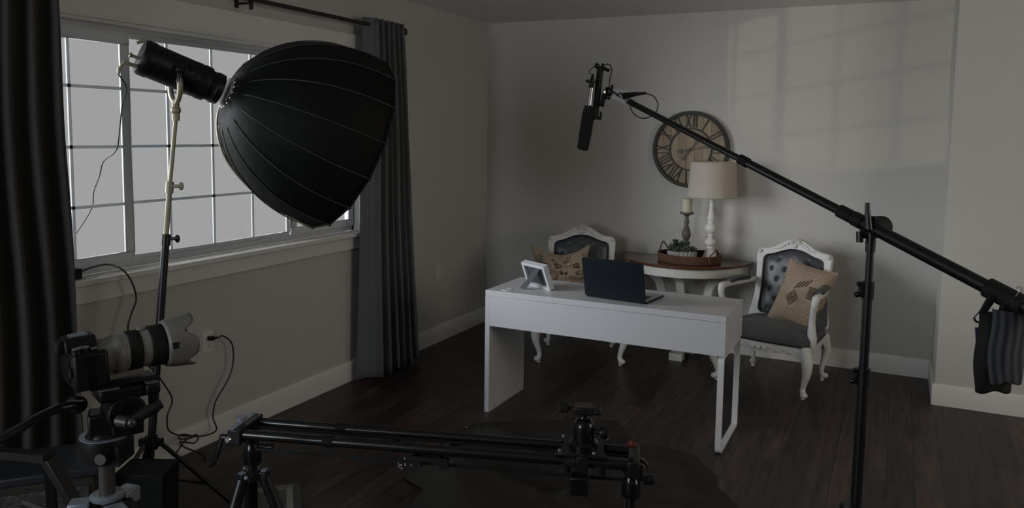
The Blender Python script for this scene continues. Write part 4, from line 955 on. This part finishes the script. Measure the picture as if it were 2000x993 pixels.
MB().b2((SLn-.012, -.066, -.028), (SLn+.018, .066, .016)).build('end_plate', 'black', sl, bevel=.003)
for x in (.43, .60): 
    MB().b2((x-.012, -.045, -.022), (x+.012, .045, -.010)).build('cross_tie', 'black', sl)
MB().b2((.50, -.056, -.032), (.60, -.036, -.020)).b2((.50, -.052, -.052), (.525, -.036, -.02)).b2((.575, -.052, -.052), (.60, -.036, -.02)).build('cable_clip', 'black', sl)
for p_ in ((.26, .048), (.26, -.048), (.93, -.048), (.93, .048)):
    MB().lathe([(.0160, -.014), (.0160, .014)], (p_[0], p_[1], 0), Matrix.Rotation(PI/2, 3, 'Y'), 16).build('rail_clamp', 'rubber', sl)
# crank
kr = MB().cyl((-.035, -.05, -.012), (-.058, -.05, -.012), .009).bar((-.055, -.05, -.006), (-.068, -.065, -.070), .016, .010).build('crank_arm', 'black', sl, bevel=.002)
MB().cyl((-.064, -.068, -.070), (-.082, -.08, -.074), .008).ball((-.076, -.075, -.078), .013).build('crank_knob', 'rubber', kr)
MB().lathe([(.008, 0), (.008, .012), (.016, .013), (.016, .019)], (-.018, -.012, .018), seg=20).build('thumb_screw', 'plate', sl)
MB().lathe([(.006, 0), (.010, .008), (.007, .013)], (-.028, -.062, -.010), Matrix.Rotation(PI/2, 3, 'X'), 14).build('bolt', 'silver', sl)
# red-topped brake at the right end
MB().lathe([(.014, 0), (.016, .004), (.008, .006), (.007, .012)], (SLn-.004, -.028, .046), seg=18).build('brake_knob', 'red', sl)
MB().cyl((SLn-.004, -.028, .0), (SLn-.004, -.028, .048), .005).box((SLn-.004, -.028, .02), (.012, .012, .04)).build('brake_post', 'tripod', sl)
MB().lathe([(.022, -.008), (.024, 0), (.022, .008)], (SLn+.018, -.02, -.012), Matrix.Rotation(PI/2, 3, 'X'), 20).lathe([(.018, -.006), (.018, .006)], (SLn+.018, -.045, -.012), Matrix.Rotation(PI/2, 3, 'X'), 20).build('pulley', 'tripod', sl)
# carriage
cx0 = (onz(1138, 872, .87)-SL).dot(sd_)
cr2 = thing('ball_head', 'black ball head with clamp plate mounted on the slider carriage', 'ball head', SL+sd_*cx0+Vector((0, 0, .031)), (0, 0, math.atan2(sd_.y, sd_.x)))
poly = []
for k in range(9): t = k/8; poly.append((-.052-.018*(2*t-1)**2-.0, -.066+.132*t))
ptop = [(x, y) for x, y in poly]; pbot = [(-x, y) for x, y in reversed(poly)]
MB().prism(ptop+pbot, .018, .026, lambda u, v, t: Vector((cx0+u, v, t))).build('carriage_plate', 'black', sl, bevel=.0015)
for (x, y) in ((-.060, .05), (-.060, -.05), (.06, .05), (.03, -.05)): MB().lathe([(.0045, 0), (.004, .004), (.001, .005)], (cx0+x, y, .026), seg=10).build('screw', 'silver', sl)
for x in (-.045, .045): MB().lathe([(.016, 0), (.016, .030)], (cx0+x, -.045, -.030), seg=18).build('roller', 'rubber', sl)
MB().b2((cx0-.014, -.062, -.03), (cx0+.016, -.045, .018)).b2((cx0-.028, -.085, -.078), (cx0+.020, -.040, -.030)).build('motor', 'black', sl, bevel=.003)
MB().b2((cx0-.026, -.087, -.076), (cx0+.018, -.085, -.032)).build('motor_face', 'gloss', sl, bevel=.001)
MB().lathe([(.040, -.005), (.040, .004), (.032, .010), (.0285, .012), (.0285, .050), (.026, .060), (.019, .067), (.013, .070)], seg=32).build('housing', 'gloss', cr2)
MB().ball((0, 0, .070), .016).cyl((0, 0, .072), (0, 0, .088), .011).build('ball_stem', 'gloss', cr2)
MB().cyl((.020, -.004, .036), (.050, -.006, .036), .006).lathe([(.015, 0), (.017, .010), (.015, .020)], (.044, -.006, .036), Matrix.Rotation(PI/2, 3, 'Y'), 16).build('tension_knob', 'black', cr2)
MB().box((0, 0, .094), (.054, .048, .019)).box((.036, 0, .092), (.020, .044, .013)).build('clamp', 'black', cr2, bevel=.003)
MB().box((-.002, 0, .105), (.044, .038, .003)).build('clamp_plate', 'tripod', cr2, bevel=.001)
MB().cyl((-.025, 0, .094), (-.045, 0, .094), .005).lathe([(.013, 0), (.013, .018)], (-.062, 0, .094), Matrix.Rotation(PI/2, 3, 'Y'), 14).build('clamp_knob', 'rubber', cr2)

def tripod(label, top, zc, spread, a0, m='black', r0=.017, knob=1, group=None, crown='plate'):
    t = thing('tripod', label, 'tripod', (top.x, top.y, 0), (0, 0, 0), group)
    MB().cyl((0, 0, zc-.22), (0, 0, top.z-.085), .0125).build('centre_column', m, t)
    MB().lathe([(.022, top.z-.10), (.025, top.z-.095), (.025, top.z-.06), (.020, top.z-.055), (.018, top.z-.035), (.026, top.z-.03), (.026, top.z-.022)], seg=24).build('pan_head', 'gloss', t)
    K = R2 = Matrix.Rotation(YAW, 3, 'Z')
    MB().tube([K @ Vector((.02, 0, top.z-.05)), K @ Vector((.035, 0, top.z-.05))], .007, 10).tube([K @ Vector((.034, 0, top.z-.055)), K @ Vector((.058, 0, top.z-.053))], [.013, .014], 12).build('lock_knob', 'black', t)
    MB().lathe([(.020, zc-.02), (.034, zc-.015), (.034, zc+.0), (.022, zc+.012)], seg=20).build('crown', 'black', t)
    for k in range(3):
        a = a0+2*PI*k/3; d = Vector((math.cos(a), math.sin(a), 0)); h0 = d*.035+Vector((0, 0, zc-.008)); f0 = d*spread+Vector((0, 0, .012)); j1 = h0.lerp(f0, .42); j2 = h0.lerp(f0, .74)
        lg_ = MB().cyl(h0, j1, r0).cyl(j1, j2, r0*.78).cyl(j2, f0, r0*.6).build('leg', m, t)
        MB().cyl(j1-(f0-h0).normalized()*.02, j1+(f0-h0).normalized()*.02, r0*1.18).cyl(j2-(f0-h0).normalized()*.02, j2+(f0-h0).normalized()*.02, r0*.98).build('twist_lock', 'rubber', lg_)
        MB().ball(f0, r0*.8).build('rubber_foot', 'rubber', lg_)
        s_ = Vector((-d.y, d.x, 0)); MB().box(h0+Vector((0, 0, .006)), (.026, .030, .022), Matrix.Rotation(a, 3, 'Z')).build('leg_hinge', 'black', t, bevel=.003); MB().ball(h0+s_*.018+Vector((0, 0, .010)), .0065).box(h0+Vector((0, 0, .019)), (.014, .016, .004), Matrix.Rotation(a, 3, 'Z')).build('hinge_bolt', crown, t)
    return t
tripod('black tripod under the crank end of the slider', SL+Vector((.015, -.005, 0)), .705, .30, math.radians(20), group='tripods under the slider')
tripod('black tripod under the red-knobbed end of the slider', SRt+Vector((-.0, -.01, 0)), .66, .27, math.radians(75), group='tripods under the slider')

# ------------------------------------------------------------ photo camera on its tripod
c0 = PX(186, 698, 1.69); c1 = PX(388, 658, 1.83); cax = (c1-c0).normalized(); LL = (c1-c0).length
cr_x = cax.cross(Vector((0, 0, 1))).normalized(); cup = cr_x.cross(cax)
Rc = Matrix((cax, -cr_x, cup)).transposed()       # local x = lens axis, y = left, z = up
pc = bpy.data.objects.new('photo_camera', None); COL.objects.link(pc); pc.location = c0; pc.rotation_euler = Rc.to_euler()
tag(pc, 'black mirrorless camera with a long pale telephoto lens on the left foreground tripod', 'camera')
RX_ = Matrix.Rotation(PI/2, 3, 'Y')
def lz(prof, name, m, par, seg=40): return MB().lathe([(r, x) for x, r in prof], (0, 0, 0), RX_, seg).build(name, m, par)
ln_ = lz([(-.004, .034), (.0, .036), (.02, .037), (.035, .040), (.036, .041), (.058, .041), (.060, .0405), (.150, .0425), (.152, .044), (.180, .044)], 'lens', 'lensgrey', pc)
lz([(.062, .0418), (.064, .0430), (.086, .0430), (.088, .0418)], 'zoom_ring', 'rubber', ln_)
lz([(.106, .0430), (.108, .0450), (.146, .0465), (.148, .0450)], 'focus_ring', 'rubber', ln_)
lz([(.038, .0414), (.040, .0420), (.046, .0420), (.048, .0414)], 'collar_ring', 'lensgrey', ln_)
MB().ball((.095, 0, .043), .009, (1.2, 1, .4)).ball((.10, .012, .044), .010, (1.4, 1, .4)).build('lens_button', 'lensgrey', ln_)
# petal hood
hd = MB(); NH = 64
def hoodf(inn):
    def fn(a, b):
        th = 2*PI*a; r = (.050+.0085*b**.7)*(1-inn*.03); pet = LL-.018-.026*sum(math.exp(-((((th-q+PI) % (2*PI))-PI)/.22)**2) for q in (-2.25, -.95, .95, 2.25))
        x = .140+(pet-.140)*b; return Vector((x, r*math.sin(th), r*math.cos(th)))
    return fn
hd.grid(hoodf(0), NH, 10); ho = hd.build('lens_hood', 'lenstan', pc, sharp=180, solid=.003)
lz([(.138, .046), (.140, .051), (.144, .052), (.148, .051)], 'hood_collar', 'lensgrey', ho)
MB().box((.150, -.053, .005), (.012, .005, .014)).build('hood_release', 'rubber', ho)
lz([(.175, .030), (.182, .040), (.184, .040)], 'front_glass', 'gloss', ln_)
MB().box((-.030, .0, -.012), (.048, .126, .080)).box((-.012, -.050, -.012), (.05, .026, .078)).build('body', 'blackplastic', pc, bevel=.007)
MB().prism([(-.034, .026), (.034, .026), (.026, .046), (.018, .054), (-.018, .054), (-.026, .046)], -.060, .0, lambda u, v, t: Vector((t, u, v))).build('viewfinder_hump', 'blackplastic', pc, bevel=.003)
MB().box((-.066, 0, .036), (.018, .036, .028)).build('eyecup', 'rubber', pc, bevel=.005)
MB().box((-.030, 0, .0555), (.034, .022, .003)).build('hot_shoe', 'plate', pc)
MB().lathe([(.012, 0), (.012, .009)], (-.030, -.044, .028), seg=20).lathe([(.009, 0), (.009, .012)], (-.045, -.056, .028), seg=16).lathe([(.007, 0), (.007, .006)], (-.012, -.052, .028), seg=16).build('dials', 'blackplastic', pc)
MB().lathe([(.0118, 0), (.0118, .001)], (-.030, -.044, .037), seg=20).lathe([(.0085, 0), (.0085, .001)], (-.045, -.056, .040), seg=16).lathe([(.0068, 0), (.0068, .001)], (-.012, -.052, .034), seg=16).build('dial_tops', 'plate', pc)
MB().box((-.0555, .012, -.012), (.003, .076, .056)).build('rear_screen', 'gloss', pc, bevel=.001)
MB().lathe([(.011, 0), (.011, .003)], (-.056, -.044, -.012), Matrix.Rotation(-PI/2, 3, 'Y'), 20).build('control_wheel', 'rubber', pc)
MB().box((.055, 0, -.048), (.075, .030, .014)).cyl((.055, 0, -.048), (.055, 0, -.035), .012).build('tripod_foot', 'lensgrey', pc, bevel=.003)
FT = c0+Rc @ Vector((.055, 0, -.058))
ptp = thing('photo_tripod', 'heavy tripod with fluid head and pan bar carrying the telephoto camera', 'tripod', (FT.x, FT.y, 0), (0, 0, math.atan2(cax.y, cax.x)))
zf = FT.z
MB().b2((-.075, -.026, zf-.012), (.060, .026, zf)).build('quick_plate', 'blackplastic', ptp, bevel=.003)
MB().b2((-.060, -.036, zf-.040), (.050, .036, zf-.012)).b2((.030, -.050, zf-.036), (.060, .020, zf-.010)).build('fluid_head_top', 'blackplastic', ptp, bevel=.006)
MB().b2((-.060, -.034, zf-.013), (-.020, .034, zf-.0105)).b2((.032, -.046, zf-.0105), (.056, -.006, zf-.009)).build('plate_edges', 'plate', ptp)
MB().cyl((-.005, -.036, zf-.072), (-.005, .036, zf-.072), .040, seg=32).b2((-.035, -.026, zf-.125), (.030, .026, zf-.07)).build('tilt_drum', 'blackplastic', ptp, bevel=.004)
MB().b2((.048, -.03, zf-.085), (.062, .01, zf-.035)).build('side_bracket', 'blackplastic', ptp, bevel=.004)
W0 = PX(212, 895, (FT-CAM).dot(CF)); 
def tw_(x, y, dd=0): return PX(x, y, (FT-CAM).dot(CF)+dd)
MB().tube([tw_(238, 826, -.05), tw_(262, 820, -.05), tw_(290, 803, -.04), tw_(316, 789, -.03)], [.014, .011, .013, .009], 12).build('brake_lever', 'rubber', ptp, world=True)
MB().tube([tw_(232, 822, -.05), tw_(252, 826, -.06)], [.013, .011], 12).ball(tw_(257, 826, -.06), .010).build('brake_knob', 'tripod', ptp, world=True)
MB().tube(spline([tw_(160, 790, -.05), tw_(140, 793, -.09), tw_(110, 800, -.12), (tw_(70, 818, -.20)), tw_(30, 842, -.28), tw_(-20, 870, -.36)], 5), .0095, 12).build('pan_bar', 'black', ptp, world=True)
MB().ball(tw_(150, 790, -.04), .020, (1.2, 1, 1)).build('pan_bar_mount', 'black', ptp, world=True)
# bowl / levelling block
bw = tw_(207, 880)
MB().lathe([(.030, .0), (.046, .008), (.052, .045), (.050, .060), (.040, .058), (.036, .040)], (bw.x, bw.y, bw.z-.025), seg=28).box((bw.x, bw.y, bw.z+.0), (.09, .07, .045), Matrix.Rotation(YAW, 3, 'Z')).build('levelling_bowl', 'blackplastic', ptp, world=True)
MB().ring([(.0515*math.cos(2*PI*k/32), .0515*math.sin(2*PI*k/32)) for k in range(32)], [(.040*math.cos(2*PI*k/32), .040*math.sin(2*PI*k/32)) for k in range(32)], 0, .002, lambda u, v, t: Vector((bw.x+u, bw.y+v, bw.z+.035+t))).build('bowl_rim', 'plate', ptp, world=True)
hz_ = (zf-.07-bw.z-.03)
MB().box((bw.x, bw.y, bw.z+.03+hz_/2), (.066, .060, hz_), Matrix.Rotation(.9, 3, 'Z')).lathe([(.038, 0), (.038, .022), (.030, .026)], (bw.x, bw.y, bw.z+.022), seg=28).build('head_body', 'blackplastic', ptp, world=True, bevel=.006)
kk = tw_(197, 898, -.052)
MB().lathe([(.011, -.004), (.012, .004)], kk, frame_to(-CF), 18).build('bowl_knob', 'tripod', ptp, world=True)
cb = tw_(210, 985); ct = tw_(210, 908)
MB().cyl((bw.x, bw.y, cb.z-.25), (bw.x, bw.y, bw.z-.02), .0165).build('centre_column', 'tripod', ptp, world=True)
MB().lathe([(.026, -.004), (.034, .0), (.036, .008), (.030, .012), (.018, .010)], (bw.x, bw.y, cb.z+.010), seg=28).build('column_collar', 'plate', ptp, world=True)
MB().lathe([(.030, -.07), (.048, -.05), (.060, -.02), (.050, -.002), (.03, .002)], (bw.x, bw.y, cb.z-.004), seg=12).build('spider', 'blackplastic', ptp, world=True)
for k in range(3):
    a = math.radians(-20+120*k); d = Vector((math.cos(a), math.sin(a), 0)); h0 = Vector((bw.x, bw.y, cb.z-.03))+d*.055; f0 = Vector((bw.x, bw.y, .014))+d*.46
    MB().box(h0+Vector((0, 0, .02)), (.045, .04, .035), Matrix.Rotation(a, 3, 'Z')).build('leg_hinge', 'plate', ptp, world=True, bevel=.004)
    lo2 = MB().cyl(h0, h0.lerp(f0, .5), .016).cyl(h0.lerp(f0, .5), f0, .012).build('leg', 'black', ptp, world=True)
    MB().ball(f0, .015).build('rubber_foot', 'rubber', ptp, world=True)

# ------------------------------------------------------------ dark equipment at lower left
ec = thing('equipment_case', 'low dark case with textured grey side panel behind the photo tripod', 'case', (.555, -4.49, 0), (0, 0, math.radians(49)))
MB().b2((-.25, -.13, 0), (.20, .12, .47)).build('case_body', 'cloth', ec, bevel=.012)
MB().b2((-.26, -.14, .47), (.21, .13, .50)).build('case_lid', 'case', ec, bevel=.006)
MB().b2((-.23, -.138, .03), (.18, -.130, .44)).build('textured_panel', 'casetex', ec, bevel=.004)
ss = thing('folded_stand', 'dark folded stand leaning low at the far left of the photo', 'stand', (1.25, -5.0, 0))
sp0, sp1 = PX(95, 898, 1.95), PX(185, 1050, 1.95)
MB().bar(sp0, sp1, .035, .02).build('strut', 'black', ss, world=True, bevel=.002)
sp2 = PX(-60, 880, 2.05)
MB().bar(sp2, sp0+Vector((0, 0, .005)), .03, .02).bar(sp0, Vector((sp0.x-.05, sp0.y+.06, .0)), .02, .02).build('crossbar', 'black', ss, world=True)
MB().bar(PX(44, 980, 1.9), PX(100, 1000, 1.9), .006, .01).bar(PX(100, 1000, 1.9), Vector((PX(100, 1000, 1.9).x, PX(100, 1000, 1.9).y, 0)), .012, .012).build('lower_bar', 'tripod', ss, world=True)

# ------------------------------------------------------------ black cloth on the floor
out = [onz(*p, 0) for p in ((905, 838), (930, 829), (1000, 826), (1100, 824), (1205, 825), (1222, 848), (1242, 869), (1300, 876), (1335, 883), (1372, 908), (1398, 938), (1405, 960), (1440, 993), (1520, 1060), (1400, 1130), (1200, 1150), (1000, 1140), (860, 1090), (800, 1030), (806, 985), (832, 962), (805, 948), (786, 936), (792, 922), (838, 906), (850, 882), (866, 862))]
cen = Vector((1.95, -2.75, 0)); pol = sorted([((math.atan2((p-cen).y, (p-cen).x)), (p-cen).length) for p in out])
def rout(a):
    a = (a+PI) % (2*PI)-PI; Q = [(pol[-1][0]-2*PI, pol[-1][1])]+pol+[(pol[0][0]+2*PI, pol[0][1])]
    for k in range(len(Q)-1):
        if Q[k][0] <= a <= Q[k+1][0]: t = (a-Q[k][0])/max(1e-6, Q[k+1][0]-Q[k][0]); return Q[k][1]*(1-t)+Q[k+1][1]*t
    return Q[0][1]
hump = onz(880, 945, 0); hump2 = onz(860, 1000, 0)
def clothf(a, b):
    th = 2*PI*a; r = rout(th)*b*(1+.006*math.sin(23*th)*b); p = cen+Vector((math.cos(th), math.sin(th), 0))*r
    q = Vector((p.x*.9+p.y*1.0, p.y*2.6-p.x*2.2, .3)); q = q+noise.noise_vector(q*.6)*.55
    rid = 1-abs(noise.noise(q*1.25)); rid2 = 1-abs(noise.noise(q*2.3+Vector((5, 2, 0))))
    loc_ = math.exp(-((p-hump).length/.42)**2)
    z = .004+.045*rid**8+.022*rid2**6
    z += loc_*(.11*rid**4+.05*rid2**4+.05)+.10*math.exp(-((p-hump2).length/.30)**2)
    ed = max(0, 1-b); z *= min(1, ed*4+.05); return Vector((p.x, p.y, z+.003))
cm = MB().grid(clothf, 260, 90)
tag(cm.build('dark_cloth', 'cloth', sharp=180, solid=.003), 'large rumpled black cloth spread on the floor under the slider', 'cloth')
rgp = random.Random(5)
for (x, y, s_, lab) in ((787, 910, .034, 'torn scraps of white paper beside the black cloth under the slider'), (913, 835, .012, 'tiny white scrap at the far corner of the black cloth')):
    c_ = onz(x, y, .01); m = MB()
    for k in range(9):
        p = c_+Vector((rgp.uniform(-1, 1)*s_, rgp.uniform(-1, 1)*s_, rgp.uniform(0, .6)*s_)); m.box(p, (s_*.45, s_*.14, s_*.12), Euler((rgp.random()*3, rgp.random()*3, rgp.random()*3)).to_matrix())
    if s_ > .02: m.bar(c_+CR*.012, c_+CR*.008+Vector((0, 0, .045)), .004, .004)
    lo_ = min(v.z for v in m.v); m.v = [v-Vector((0, 0, lo_-.001)) for v in m.v]
    tag(m.build('paper_scrap', 'paper'), lab, 'paper scrap')
# book
bq = onz(571, 959, .0); bq2 = onz(500, 967, 0); bdx = (bq-bq2).normalized(); ba = math.atan2(bdx.y, bdx.x)
bk = thing('book', 'gardening book with a cream-framed dark cover lying on the floor', 'book', (bq.x, bq.y, .0), (0, 0, ba))
BW, BH = .235, .30
MB().b2((-BW, -BH, .002), (.035, .02, .004)).b2((-BW, -BH, .026), (.035, .02, .028)).build('cover', 'bookcover', bk)
MB().b2((-BW+.004, -BH+.004, .004), (.031, .016, .026)).build('pages', 'pages', bk)
MB().ring([(-BW+.03, -BH+.03), (0, -BH+.03), (0, 0), (-BW+.03, 0)], [(-BW+.058, -BH+.055), (-.028, -BH+.055), (-.028, -.038), (-BW+.058, -.038)], .0281, .0286, lambda u, v, t: Vector((u, v, t))).build('cover_border', 'bookcream', bk)
MB().b2((-BW+.058, -BH+.055, .0281), (-.028, -.038, .0284)).build('cover_picture', 'bookpic', bk)
tv, tf = text_geo('GARDENING', .033)
wdt = max(v.x for v in tv)
tm = MB().add([Vector((-.008-(wdt-v.x)*(.185/wdt), -.030+v.y, .0289)) for v in tv], tf); tm.build('title', 'ink', bk)
